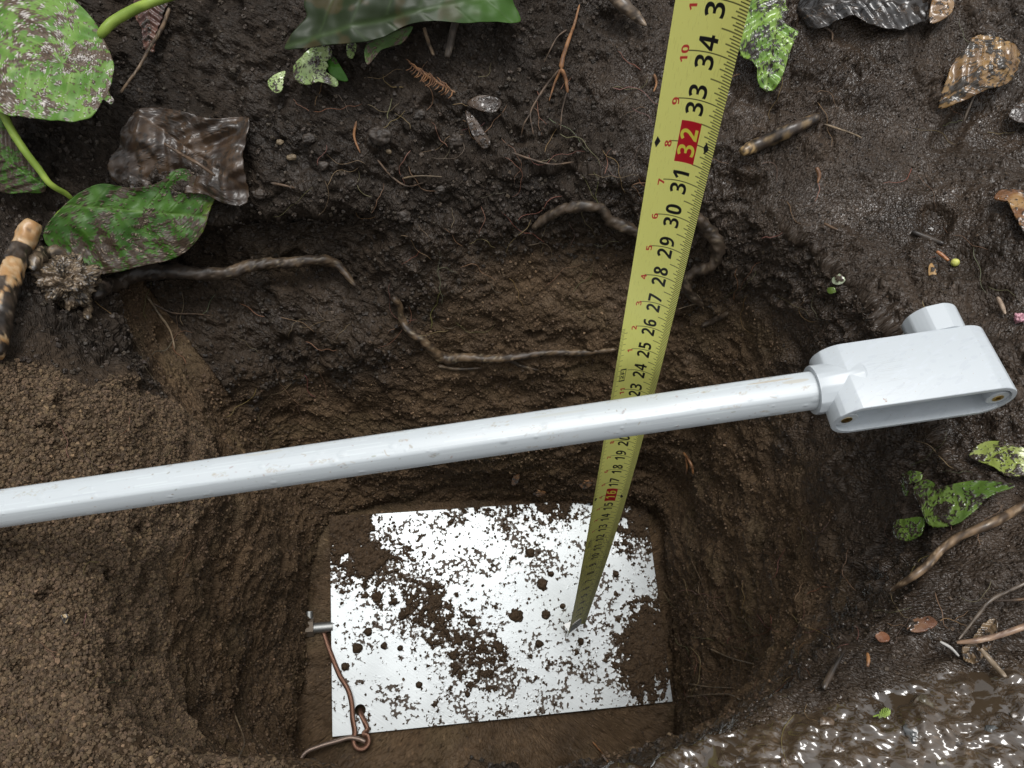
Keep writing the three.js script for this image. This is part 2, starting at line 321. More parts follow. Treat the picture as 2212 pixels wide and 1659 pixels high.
// ---------------------------------------------------------------- generic builders
function knobbyTube(pts, rad, { seg = 0, sides = 14, amp = 0.15, freq = 120, flat = 1, seed = 0, color, ends = 0.35 } = {}) {
  const curve = new THREE.CatmullRomCurve3(pts, false, 'centripetal'), L = curve.getLength();
  const n = seg || Math.max(10, Math.ceil(L / 0.0025)), fr = curve.computeFrenetFrames(n, false), p = [], c = [], uv = [], idx = [], q = V(0, 0, 0), d = V(0, 0, 0);
  for (let i = 0; i <= n; i++) {
    const t = i / n; curve.getPointAt(t, q);
    const f = curve.getUtoTmapping(t) * (rad.length - 1), a = Math.min(rad.length - 2, Math.floor(f));
    let r0 = mix(rad[a], rad[a + 1], f - a);
    const e = Math.min(t, 1 - t) * L / (r0 * 1.2); if (e < 1) r0 *= ends + (1 - ends) * Math.sqrt(1 - (1 - e) ** 2);
    for (let k = 0; k <= sides; k++) {
      const th = k / sides * Math.PI * 2; d.copy(fr.normals[i]).multiplyScalar(Math.cos(th)).addScaledVector(fr.binormals[i], Math.sin(th) * flat);
      const X = q.x + d.x * r0, Y = q.y + d.y * r0, Z = q.z + d.z * r0;
      const w = 1 + amp * (fbm(X * freq + seed, Y * freq, Z * freq, 3) + 0.45 * fbm(X * freq * 3.7, Y * freq * 3.7 + seed, Z * freq * 3.7, 2));
      p.push(q.x + d.x * r0 * w, q.y + d.y * r0 * w, q.z + d.z * r0 * w); uv.push(k / sides, t * L * 20);
      const cc = color(X, Y, Z, t, th); c.push(cc[0], cc[1], cc[2]);
    }
  }
  for (let i = 0; i < n; i++) for (let k = 0; k < sides; k++) { const a = i * (sides + 1) + k, b = a + 1, e = a + sides + 1, f = e + 1; idx.push(a, b, e, b, f, e); }
  for (const i of [0, n]) { // caps
    const o = p.length / 3; curve.getPointAt(i / n, q); p.push(q.x, q.y, q.z); uv.push(0, 0); const cc = color(q.x, q.y, q.z, i / n, -1); c.push(cc[0], cc[1], cc[2]);
    for (let k = 0; k < sides; k++) { const a = i * (sides + 1) + k; i ? idx.push(a, a + 1, o) : idx.push(a + 1, a, o); }
  }
  const g = new THREE.BufferGeometry();
  g.setAttribute('position', new THREE.Float32BufferAttribute(p, 3)); g.setAttribute('color', new THREE.Float32BufferAttribute(c, 3)); g.setAttribute('uv', new THREE.Float32BufferAttribute(uv, 2)); g.setIndex(idx); g.computeVertexNormals();
  return g;
}
const alongFit = (list, lift = 0) => { const hs = list.map(([u, v]) => hit(u, v)), n = hs.length, mx = (n - 1) / 2; let my = 0, sxy = 0, sxx = 0; hs.forEach((h, i) => { my += h.z0 / n; }); hs.forEach((h, i) => { sxy += (i - mx) * (h.z0 - my); sxx += (i - mx) ** 2; }); return list.map(([u, v], i) => sight(u, v).multiplyScalar(Math.min(hs[i].z0 + 0.004, my + sxy / sxx * (i - mx)) - lift).add(EYE)); };
const along = (list, lift = 0) => list.map(([u, v, l]) => hit(u, v, l ?? lift));
const pxr = (list, radii) => { const z = list.reduce((s, [u, v]) => s + hit(u, v).z0, 0) / list.length; return radii.map((r) => r / FSURV * z); };
const speck = (base, dark, light, f, seed = 0, thr = 0.25) => (x, y, z) => { const n = fbm(x * f + seed, y * f, z * f, 3), m = noise(x * 900 + seed, y * 900, z * 900); const a = ss(-0.4, 0.5, n), b = ss(thr, thr + 0.25, m) * 0.6; return [0, 1, 2].map((k) => mix(mix(dark[k], base[k], a), light[k], b)); };

// a leaf lamina with its own plane, curl, veins and thickness. outline: survey-sheet points traced round the blade
function leafGeo(outline, { lift = 0.01, normal = null, curl = 0, wave = 0.002, freq = 40, rings = 26, seg = 150, thick = 0.0006, ridge = 0.0011, rib = null, veins = 7, seed = 0, color, at = null, rough = 0 }) {
  const hs = outline.map(([u, v]) => hit(clamp(u, -200, 2400), clamp(v, -200, 1800)));
  const c0 = V(0, 0, 0), nn = V(0, 0, 0); hs.forEach((h) => { c0.add(h); nn.add(h.n); }); c0.multiplyScalar(1 / hs.length); nn.normalize();
  if (normal) nn.set(...normal).normalize();
  if (at) c0.copy(hit(at[0], at[1]));
  c0.addScaledVector(nn, lift);
  const ex = V(1, 0, 0).addScaledVector(nn, -nn.x).normalize(), ez = ex.clone().cross(nn);
  const to2 = ([u, v]) => { const r = sight(u, v), t = c0.clone().sub(EYE).dot(nn) / r.dot(nn), p = r.multiplyScalar(t).add(EYE).sub(c0); return [p.dot(ex), p.dot(ez)]; };
  const o2 = outline.map(to2), cv = new THREE.CatmullRomCurve3(o2.map(([a, b]) => V(a, b, 0)), true, 'centripetal');
  const edge = cv.getPoints(seg).slice(0, seg), cen = [0, 0]; edge.forEach((e) => { cen[0] += e.x / seg; cen[1] += e.y / seg; });
  let R = 0; edge.forEach((e) => { R = Math.max(R, Math.hypot(e.x - cen[0], e.y - cen[1])); });
  const rb = rib ? rib.map(to2) : null;
  const p = [], c = [], idx = [], uv = [];
  const q = V(0, 0, 0);
  const put = (a, b, rr, sgn) => {
    let vein = 0, h = 0;
    if (rb) {
      const [A, B] = rb, dx = B[0] - A[0], dy = B[1] - A[1], L = Math.hypot(dx, dy), s = ((a - A[0]) * dx + (b - A[1]) * dy) / L, d = ((a - A[0]) * -dy + (b - A[1]) * dx) / L;
      const k = s / L * veins - Math.abs(d) / L * veins * 0.75, fr = Math.abs(k - Math.round(k));
      vein = Math.max(Math.exp(-((d / (L * 0.012)) ** 2)), 0.55 * Math.exp(-((fr / 0.05) ** 2)) * (s > 0 && s < L * 1.05 ? 1 : 0));
      h -= 0.0008 * vein; h += ridge * Math.cos(k * Math.PI * 2);
    }
    h += curl * (a - cen[0]) * (a - cen[0]) / R + curl * 0.6 * (b - cen[1]) ** 2 / R;
    h += wave * fbm(a * freq + seed, b * freq, seed, 3);
    const cc = color(a, b, rr, vein);
    if (cc[3]) h += cc[3];
    q.copy(c0).addScaledVector(ex, a).addScaledVector(ez, b).addScaledVector(nn, h + sgn * thick);
    p.push(q.x, q.y, q.z); c.push(cc[0], cc[1], cc[2]); uv.push(a * 10, b * 10);
  };
  for (const sgn of [1, -1]) {
    const o = p.length / 3;
    put(cen[0], cen[1], 0, sgn);
    for (let r = 1; r <= rings; r++) for (let k = 0; k < seg; k++) { const f = Math.pow(r / rings, 0.8); const jag = r === rings ? 1 + rough * noise(k * 0.9, seed, 3) : 1; put(mix(cen[0], edge[k].x, f * jag), mix(cen[1], edge[k].y, f * jag), f, r === rings ? sgn * 0.35 : sgn); }
    for (let k = 0; k < seg; k++) { const a = o + 1 + k, b = o + 1 + (k + 1) % seg; sgn > 0 ? idx.push(o, a, b) : idx.push(o, b, a); }
    for (let r = 0; r < rings - 1; r++) for (let k = 0; k < seg; k++) { const a = o + 1 + r * seg + k, b = o + 1 + r * seg + (k + 1) % seg, d = a + seg, e = b + seg; sgn > 0 ? idx.push(a, d, b, b, d, e) : idx.push(a, b, d, b, e, d); }
  }
  const T = 1 + rings * seg, e0 = 1 + (rings - 1) * seg;
  for (let k = 0; k < seg; k++) { const a = e0 + k, b = e0 + (k + 1) % seg, d = T + a, e = T + b; idx.push(a, d, b, b, d, e); }
  const g = new THREE.BufferGeometry();
  g.setAttribute('position', new THREE.Float32BufferAttribute(p, 3)); g.setAttribute('color', new THREE.Float32BufferAttribute(c, 3)); g.setAttribute('uv', new THREE.Float32BufferAttribute(uv, 2)); g.setIndex(idx);
  // outward winding
  const A = V(p[0], p[1], p[2]), B = V(p[3], p[4], p[5]).sub(A), C = V(p[6], p[7], p[8]).sub(A);
  if (B.cross(C).dot(nn) < 0) for (let i = 0; i < idx.length; i += 3) { const t = idx[i + 1]; idx[i + 1] = idx[i + 2]; idx[i + 2] = t; }
  g.setIndex(idx); g.computeVertexNormals();
  g.userData.frame = { c0, ex, ez, nn, cen };
  return g;
}
// soil stuck on a leaf: patches with a grainy outline
function muddied(green, green2, vein, { cover = 0.1, scale = 60, seed = 0, mud = [0.075, 0.052, 0.036], pale = null, paleCover = 0.5, yellow = null, dots = 0.56 } = {}) {
  return (a, b, r, vn) => {
    const n0 = ss(-0.3, 0.4, fbm(a * 45 + seed, b * 45, 1, 3));
    let c = [0, 1, 2].map((k) => mix(mix(green[k], green2[k], n0), vein[k], vn * 0.6)), h = 0;
    if (yellow) { const y = yellow(a, b, r); c = c.map((x, k) => mix(x, [0.30, 0.27, 0.03][k], y)); }
    const cv = typeof cover === 'function' ? cover(a, b, r) : cover;
    const m = 0.75 * fbm(a * scale + seed, b * scale, 4, 3, 0.6) + 0.55 * fbm(a * scale * 5 + seed, b * scale * 5, 9, 3, 0.75) + cv;
    const g = noise(a * 900 + seed, b * 900, 2), g2 = noise(a * 420 + seed, b * 420, 5);
    const t = 0.55 + 0.9 * ss(-0.5, 0.6, g) + 0.3 * g2;
    const film = ss(0.0, 0.28, m) * 0.5;                                    // thin wash of silt round the clots
    c = c.map((x, i) => mix(x, mud[i] * 1.15, film));
    if (m > 0.12) { const k = ss(0.12, 0.2, m); c = c.map((x, i) => mix(x, mud[i] * t, k)); h = k * (0.0004 + 0.0007 * Math.max(0, g2) + 0.0004 * Math.max(0, g)); }
    else if (g2 > dots - 0.35 * (cv + 0.2)) { c = c.map((x, i) => mix(x, mud[i] * t, 0.85)); h = 0.0005; }
    if (pale && m > -0.05 && g + 0.7 * fbm(a * 130, b * 130, seed, 2) > paleCover) { c = pale.map((x) => x * (0.7 + 0.5 * ss(-0.3, 0.5, g2))); h += 0.0005; }
    return [c[0], c[1], c[2], h];
  };
}

// ---------------------------------------------------------------- metal plate at the bottom of the pit
const PN = V(0.116, 0.952, 0.283).normalize();
const PX = V(0.451, -0.040, -0.053).normalize().addScaledVector(PN, 0); PX.addScaledVector(PN, -PX.dot(PN)).normalize();
const PZ = PX.clone().cross(PN).normalize();                                        // towards the near edge
const plateFrame = new THREE.Matrix4();
const onPlate = (u, v, lift = 0) => { const r = sight(u, v), o = V(0.0891, 0, -0.3272), t = o.clone().sub(EYE).dot(PN) / r.dot(PN); return r.multiplyScalar(t).add(EYE).addScaledVector(PN, lift); };
{
  const corners = [[703, 1116], [1390, 1074], [1455, 1513], [729, 1592]].map(([u, v]) => onPlate(u, v));
  const C = corners.reduce((s, p) => s.add(p), V(0, 0, 0)).multiplyScalar(0.25);
  PX.copy(corners[1]).sub(corners[0]).add(corners[2]).sub(corners[3]).normalize(); PX.addScaledVector(PN, -PX.dot(PN)).normalize(); PZ.copy(PX).cross(PN).normalize();
  if (PZ.z < 0) PZ.negate();
  const q = corners.map((p) => [p.clone().sub(C).dot(PX), p.clone().sub(C).dot(PZ)]);
  const HW = (q[1][0] + q[2][0] - q[0][0] - q[3][0]) / 4, HD = (q[2][1] + q[3][1] - q[0][1] - q[1][1]) / 4;
  plateFrame.makeBasis(PX, PN, PZ).setPosition(C);
  const local = (u, v) => { const p = onPlate(u, v).sub(C); return [p.dot(PX), p.dot(PZ)]; };
  const hole = local(778, 1534), HR = 0.0072, TH_ = 0.0062;
  // dirt: how much earth lies at (x, z) on the plate
  const blobs = [[698, 1120, 66, 1.4], [765, 1118, 46, 0.75], [800, 1205, 26, 0.7], [760, 1235, 60, 0.42], [880, 1260, 95, 0.29], [930, 1330, 70, 0.33], [1010, 1400, 80, 0.27], [1060, 1440, 60, 0.27], [1120, 1190, 80, 0.24], [850, 1180, 40, 0.2], [980, 1090, 60, 0.34], [1090, 1090, 45, 0.38], [1200, 1085, 60, 0.5], [1395, 1105, 70, 0.75], [1405, 1340, 75, 0.42], [1375, 1420, 70, 0.40], [1430, 1400, 60, 0.36], [1395, 1500, 55, 0.34], [1340, 1180, 45, 0.22], [1160, 1500, 70, 0.22], [1250, 1410, 50, 0.16], [960, 1530, 90, 0.16]]
    .map(([u, v, r, w]) => { const [a, b] = local(u, v), [a2] = local(u + r, v); return [a, b, Math.abs(a2 - a), w]; });
  const spots = [[1172, 1262, 12], [1115, 1330, 14], [1180, 1328, 9], [1080, 1400, 10], [772, 1400, 11], [745, 1440, 9], [795, 1365, 9], [830, 1395, 7], [1190, 1240, 6], [1020, 1345, 9], [865, 1400, 6], [905, 1480, 7], [1010, 1500, 6], [1165, 1390, 8], [1300, 1200, 7], [1330, 1240, 6], [1215, 1310, 6], [1255, 1385, 7], [940, 1300, 16], [870, 1330, 10], [705, 1300, 9], [815, 1290, 12], [1145, 1195, 10]].map(([u, v, r]) => { const [a, b] = local(u, v), [a2] = local(u + r, v); return [a, b, Math.abs(a2 - a)]; });
  const dirt = (x, z) => {
    let m = -0.36; for (const [a, b, r, w] of blobs) { const d = ((x - a) ** 2 + (z - b) ** 2) / (r * r); if (d < 6) m += w * Math.exp(-d); }
    m += 0.34 * fbm(x * 70, z * 70, 3, 3, 0.6);
    const wq = worley(x * 150 + 0.6 * noise(x * 300, z * 300, 1), z * 150, 2.5), ww = worley(x * 330, z * 330, 7.7);
    m += 0.34 * (wq - 0.55) + 0.30 * (ww - 0.5);
    for (const [a, b, r] of spots) { const d = Math.hypot(x - a, z - b) / (r * (1 + 0.35 * noise(x * 180, z * 180, 9))); if (d < 1) m = Math.max(m, 0.5 * (1 - d) + 0.06); }
    return m;
  };
  const SW = 1200, SD = Math.round(1200 * HD / HW), cd = new Uint8Array(SW * SD * 4), md = new Uint8Array(SW * SD * 4), bd = new Uint8Array(SW * SD * 4), dm = new Float32Array(SW * SD), pr = rng(31);
  for (let j = 0; j < SD; j++) for (let i = 0; i < SW; i++) {
    const x = (i / (SW - 1) * 2 - 1) * HW, z = (j / (SD - 1) * 2 - 1) * HD, o = j * SW + i, m = dirt(x, z); dm[o] = m;
    const sx = x * 0.8 + z * 0.6, sz = -x * 0.6 + z * 0.8;                              // brushed lay of the steel, diagonal
    const br = noise(sx * 60, sz * 2200, 3) * 0.5 + noise(sx * 25, sz * 900, 5) * 0.5;
    const g = pr();
    // drying silt: dark thread-like rims round pale beads, thick where more earth lies
    let F1 = 9, F2 = 9; { const s = 205, X = x * s + 0.35 * noise(x * 420, z * 420, 1), Z = z * s + 0.35 * noise(x * 420, z * 420, 6), ix = Math.floor(X), iz = Math.floor(Z); for (let a = -1; a <= 1; a++) for (let b = -1; b <= 1; b++) { const h = PERM[(PERM[(ix + a) & 255] + iz + b) & 255] * 4, d = Math.hypot(ix + a + RND[h] - X, iz + b + RND[h + 1] - Z); if (d < F1) { F2 = F1; F1 = d; } else if (d < F2) F2 = d; } }
    const film = clamp(0.46 + 1.5 * (m + 0.30) + 0.75 * fbm(x * 24 + 3, z * 24, 1, 4, 0.6));
    const clean = ss(0.02, 0.35, noise((x * 0.75 + z * 0.66) * 9, (x * -0.66 + z * 0.75) * 30 + 5, 3));      // wiped streaks
    const thr = mix(0.98, 0.30, film * (1 - 0.55 * clean)), web = ss(thr, thr + 0.13, F1 + 0.10 * noise(x * 700, z * 700, 3));
    const silt = Math.max(ss(-0.06, 0.05, m), web), k = Math.max(ss(0.0, 0.05, m), web * 0.92);
    const st = 0.55 + 0.10 * br + 0.05 * fbm(x * 20, z * 20, 8, 2);
    let c = [st * 0.95, st, st * 1.015];
    const siltC = [0.26, 0.20, 0.15], mud = [0.050 + 0.034 * g, 0.033 + 0.022 * g, 0.020 + 0.013 * g];
    c = c.map((v, q) => mix(mix(v, siltC[q], silt * 0.6), mud[q], k));
    for (let q = 0; q < 3; q++) cd[o * 4 + q] = Math.round(255 * Math.pow(clamp(c[q]), 1 / 2.2)); cd[o * 4 + 3] = 255;
    md[o * 4] = 255; md[o * 4 + 1] = 255 * clamp(mix(0.52 + 0.05 * br, 0.75, Math.max(k, silt * 0.5))); md[o * 4 + 2] = 255 * (1 - Math.max(k, silt * 0.6)); md[o * 4 + 3] = 255;
    const drop = Math.max(0, 0.6 - worley(x * 330, z * 330, 7.7)) * ss(-0.30, -0.05, m);
    const b = clamp(0.35 + 0.035 * br + 0.55 * drop + 0.3 * k); bd[o * 4] = bd[o * 4 + 1] = bd[o * 4 + 2] = 255 * b; bd[o * 4 + 3] = 255;
  }
  const tex = (d, srgb) => { const t = new THREE.DataTexture(d, SW, SD); t.magFilter = THREE.LinearFilter; t.minFilter = THREE.LinearFilter; if (srgb) t.colorSpace = THREE.SRGBColorSpace; t.needsUpdate = true; return t; };
  const mr = tex(md);
  const plateMat = std({ map: tex(cd, true), metalness: 1, roughness: 1, metalnessMap: mr, roughnessMap: mr, bumpMap: tex(bd), bumpScale: 0.0009 });
  const sh = new THREE.Shape([[-HW, -HD], [HW, -HD], [HW, HD], [-HW, HD]].map(([a, b]) => new THREE.Vector2(a, -b)));
  const hp = new THREE.Path(); hp.absarc(hole[0], -hole[1], HR, 0, Math.PI * 2, true); sh.holes.push(hp);
  const pg = new THREE.ExtrudeGeometry(sh, { depth: TH_ - 0.0008, bevelEnabled: true, bevelSize: 0.0004, bevelThickness: 0.0004, bevelSegments: 2, curveSegments: 24 });
  pg.rotateX(-Math.PI / 2); pg.translate(0, -TH_ + 0.0004, 0);
  const pa = pg.attributes.position, uva = pg.attributes.uv; for (let i = 0; i < pa.count; i++) uva.setXY(i, (pa.getX(i) / HW + 1) / 2, (pa.getZ(i) / HD + 1) / 2);
  const plate = thing('metal_plate', 'bright brushed steel plate spattered with earth at the bottom of the pit', 'metal plate');
  plate.applyMatrix4(plateFrame);
  part(plate, 'steel_sheet', pg, plateMat);
  // earth lying on the plate, as a layer with real thickness
  const GX = 520, GZ = Math.round(520 * HD / HW), gp = [], gc = [], map = new Int32Array(GX * GZ).fill(-1), gi = [], gr = rng(8);
  const hgt = (i, j) => { const m = dm[Math.round(j / (GZ - 1) * (SD - 1)) * SW + Math.round(i / (GX - 1) * (SW - 1))]; return m; };
  for (let j = 0; j < GZ; j++) for (let i = 0; i < GX; i++) {
    let mx = -9; for (let b = -1; b <= 1; b++) for (let a = -1; a <= 1; a++) mx = Math.max(mx, hgt(clamp(i + a, 0, GX - 1), clamp(j + b, 0, GZ - 1)));
    if (mx < 0.03) continue;
    const x = (i / (GX - 1) * 2 - 1) * HW, z = (j / (GZ - 1) * 2 - 1) * HD, m = hgt(i, j), g = gr();
    map[j * GX + i] = gp.length / 3;
    const hh = m < 0.03 ? -0.0006 : 0.0006 + Math.min(0.016, 0.0085 * (m - 0.03)) + 0.0034 * ss(0.03, 0.25, m) * clod({ x, y: 0, z }, 0.011, 5) + 0.0022 * ss(0.03, 0.2, m) * clod({ x, y: 0, z }, 0.005, 2) + 0.0010 * g * ss(0.03, 0.15, m);
    gp.push(x, hh, z); const t = 0.6 + 0.8 * g + 0.3 * noise(x * 90, z * 90, 4); gc.push(0.060 * t, 0.0385 * t, 0.022 * t);
  }
  for (let j = 0; j < GZ - 1; j++) for (let i = 0; i < GX - 1; i++) { const a = map[j * GX + i], b = map[j * GX + i + 1], c = map[(j + 1) * GX + i], d = map[(j + 1) * GX + i + 1]; if (a >= 0 && b >= 0 && c >= 0 && d >= 0) gi.push(a, c, b, b, c, d); }
  const dg = new THREE.BufferGeometry(); dg.setAttribute('position', new THREE.Float32BufferAttribute(gp, 3)); dg.setAttribute('color', new THREE.Float32BufferAttribute(gc, 3)); dg.setIndex(gi); dg.computeVertexNormals();
  const dirtMesh = new THREE.Mesh(dg, phys({ vertexColors: true, roughness: 0.8, specularIntensity: 0.4 })); dirtMesh.name = 'soil_spatter'; dirtMesh.applyMatrix4(plateFrame); dirtMesh.userData = { kind: 'stuff', label: 'damp brown earth spattered over the steel plate', category: 'soil' }; scene.add(shadows(dirtMesh));
  { // loose crumbs on the plate
    const r = rng(71), g0 = new THREE.IcosahedronGeometry(1, 1), pp = g0.attributes.position, seen = {}; for (let i = 0; i < pp.count; i++) { const key = [0, 1, 2].map((k) => Math.round(pp.array[i * 3 + k] * 50)).join(); const w = (seen[key] ??= 0.6 + 0.7 * r()); pp.setXYZ(i, pp.getX(i) * w, pp.getY(i) * w, pp.getZ(i) * w); } g0.computeVertexNormals();
    const n = 5200, im = new THREE.InstancedMesh(g0, std({ color: 0xffffff, roughness: 0.8 }), n), m4 = new THREE.Matrix4(), qt = new THREE.Quaternion(), c = new THREE.Color();
    for (let i = 0; i < n; i++) { let x, z, m, tries = 0; do { x = (r() * 2 - 1) * HW * 0.995; z = (r() * 2 - 1) * HD * 0.99; m = dm[Math.round((z / HD + 1) / 2 * (SD - 1)) * SW + Math.round((x / HW + 1) / 2 * (SW - 1))]; } while (m < (r() < 0.12 ? -0.35 : -0.02) && ++tries < 40); const s = 0.0004 + 0.0017 * r() ** 3; qt.set(r() - 0.5, r() - 0.5, r() - 0.5, r() - 0.5).normalize(); m4.compose(V(x, 0.0004 + s * 0.4 + Math.max(0, Math.min(0.016, 0.0085 * (m - 0.03))) + (m > 0.05 ? 0.0012 : 0), z), qt, V(s, s * 0.8, s)).premultiply(plateFrame); im.setMatrixAt(i, m4); const t = 0.5 + 1.0 * r(); im.setColorAt(i, c.setRGB(0.066 * t, 0.043 * t, 0.025 * t)); }
    im.name = numbered('soil_crumbs'); im.userData = { kind: 'stuff', label: 'loose brown crumbs of earth on the steel plate', category: 'soil' }; im.castShadow = im.receiveShadow = true; scene.add(im);
  }
  // bolt and clamp nut standing out of the plate's left edge
  const zinc = std({ color: lin(0.40, 0.41, 0.40), metalness: 1, roughness: 0.55 });
  const [bx, bz] = local(712, 1354), bl = 0.026;
  const bolt = new THREE.CylinderGeometry(0.0068, 0.0068, bl, 24); bolt.rotateZ(Math.PI / 2); bolt.translate(-HW - bl / 2 + 0.002, -0.004, bz);
  const b0 = part(plate, 'bolt', bolt, zinc, 'zinc bolt sticking out of the plate edge');
  const nut = new THREE.CylinderGeometry(0.0125, 0.0125, 0.014, 6).toNonIndexed(); nut.computeVertexNormals(); nut.rotateZ(Math.PI / 2); nut.translate(-HW - bl - 0.004, -0.004, bz - 0.002);
  part(b0, 'nut', nut, std({ color: lin(0.22, 0.18, 0.14), metalness: 0.5, roughness: 0.7 }), 'muddy hexagonal nut');
  const tip = new THREE.CylinderGeometry(0.005, 0.005, 0.010, 18); tip.rotateX(Math.PI / 2); tip.translate(-HW - bl - 0.003, -0.002, bz - 0.017);
  part(b0, 'clamp_screw', tip, zinc);

  // ---- stranded copper wire through the hole
  const strand = (pts, R, n, turns, r) => { // n single wires laid round the axis
    const cv = new THREE.CatmullRomCurve3(pts, false, 'centripetal'), M = Math.max(80, pts.length * 26), fr = cv.computeFrenetFrames(M, false), out = [];
    for (let s = 0; s < n; s++) { const q = []; for (let i = 0; i <= M; i++) { const t = i / M, p = cv.getPointAt(t), th = t * turns * 2 * Math.PI + s / n * 2 * Math.PI; p.addScaledVector(fr.normals[i], Math.cos(th) * R).addScaledVector(fr.binormals[i], Math.sin(th) * R); q.push(p); } out.push(new THREE.TubeGeometry(new THREE.CatmullRomCurve3(q), M, r, 6, false)); }
    return out;
  };
  const copper = std({ color: lin(0.36, 0.21, 0.15), metalness: 1, roughness: 0.52 });
  const dull = std({ color: lin(0.46, 0.36, 0.30), metalness: 0.85, roughness: 0.45 });
  const lp = onPlate(781, 1598, 0.006), e1 = PX.clone(), e2 = PZ.clone();
  const wp = [onPlate(690, 1340, -0.018), onPlate(705, 1384, -0.004), onPlate(716, 1414, 0.002), onPlate(735, 1459, 0.006), onPlate(753, 1489, 0.008), onPlate(761, 1519, 0.010), onPlate(763, 1550, 0.011), onPlate(767, 1581, 0.008)];
  for (let k = 0; k <= 7; k++) { const a = Math.PI * (1.0 - k / 7 * 1.35); wp.push(lp.clone().addScaledVector(e1, Math.cos(a) * 0.0095).addScaledVector(e2, Math.sin(a) * 0.0095).addScaledVector(PN, 0.002 + 0.0009 * k)); }
  wp.push(onPlate(794, 1575, 0.010), onPlate(788, 1556, 0.009), onPlate(780, 1541, 0.003), onPlate(777, 1535, -0.012));
  const cw = thing('copper_wire', 'bare stranded copper wire threaded through the hole in the steel plate', 'wire');
  for (const g of strand(wp, 0.0022, 7, 13, 0.0011)) part(cw, 'strand', g, copper);
  const sp = [onPlate(789, 1600, 0.010), onPlate(776, 1594, 0.012), onPlate(758, 1591, 0.012), onPlate(728, 1599, 0.012), onPlate(693, 1609, 0.014), onPlate(665, 1621, 0.018), onPlate(650, 1644, 0.026), onPlate(648, 1662, 0.034), onPlate(640, 1700, 0.05), onPlate(620, 1760, 0.08)];
  const sw = thing('tie_wire', 'dull twisted wire hooked into the copper loop, running along the pit floor', 'wire');
  for (const g of strand(sp, 0.0018, 4, 26, 0.0012)) part(sw, 'strand', g, dull);
}
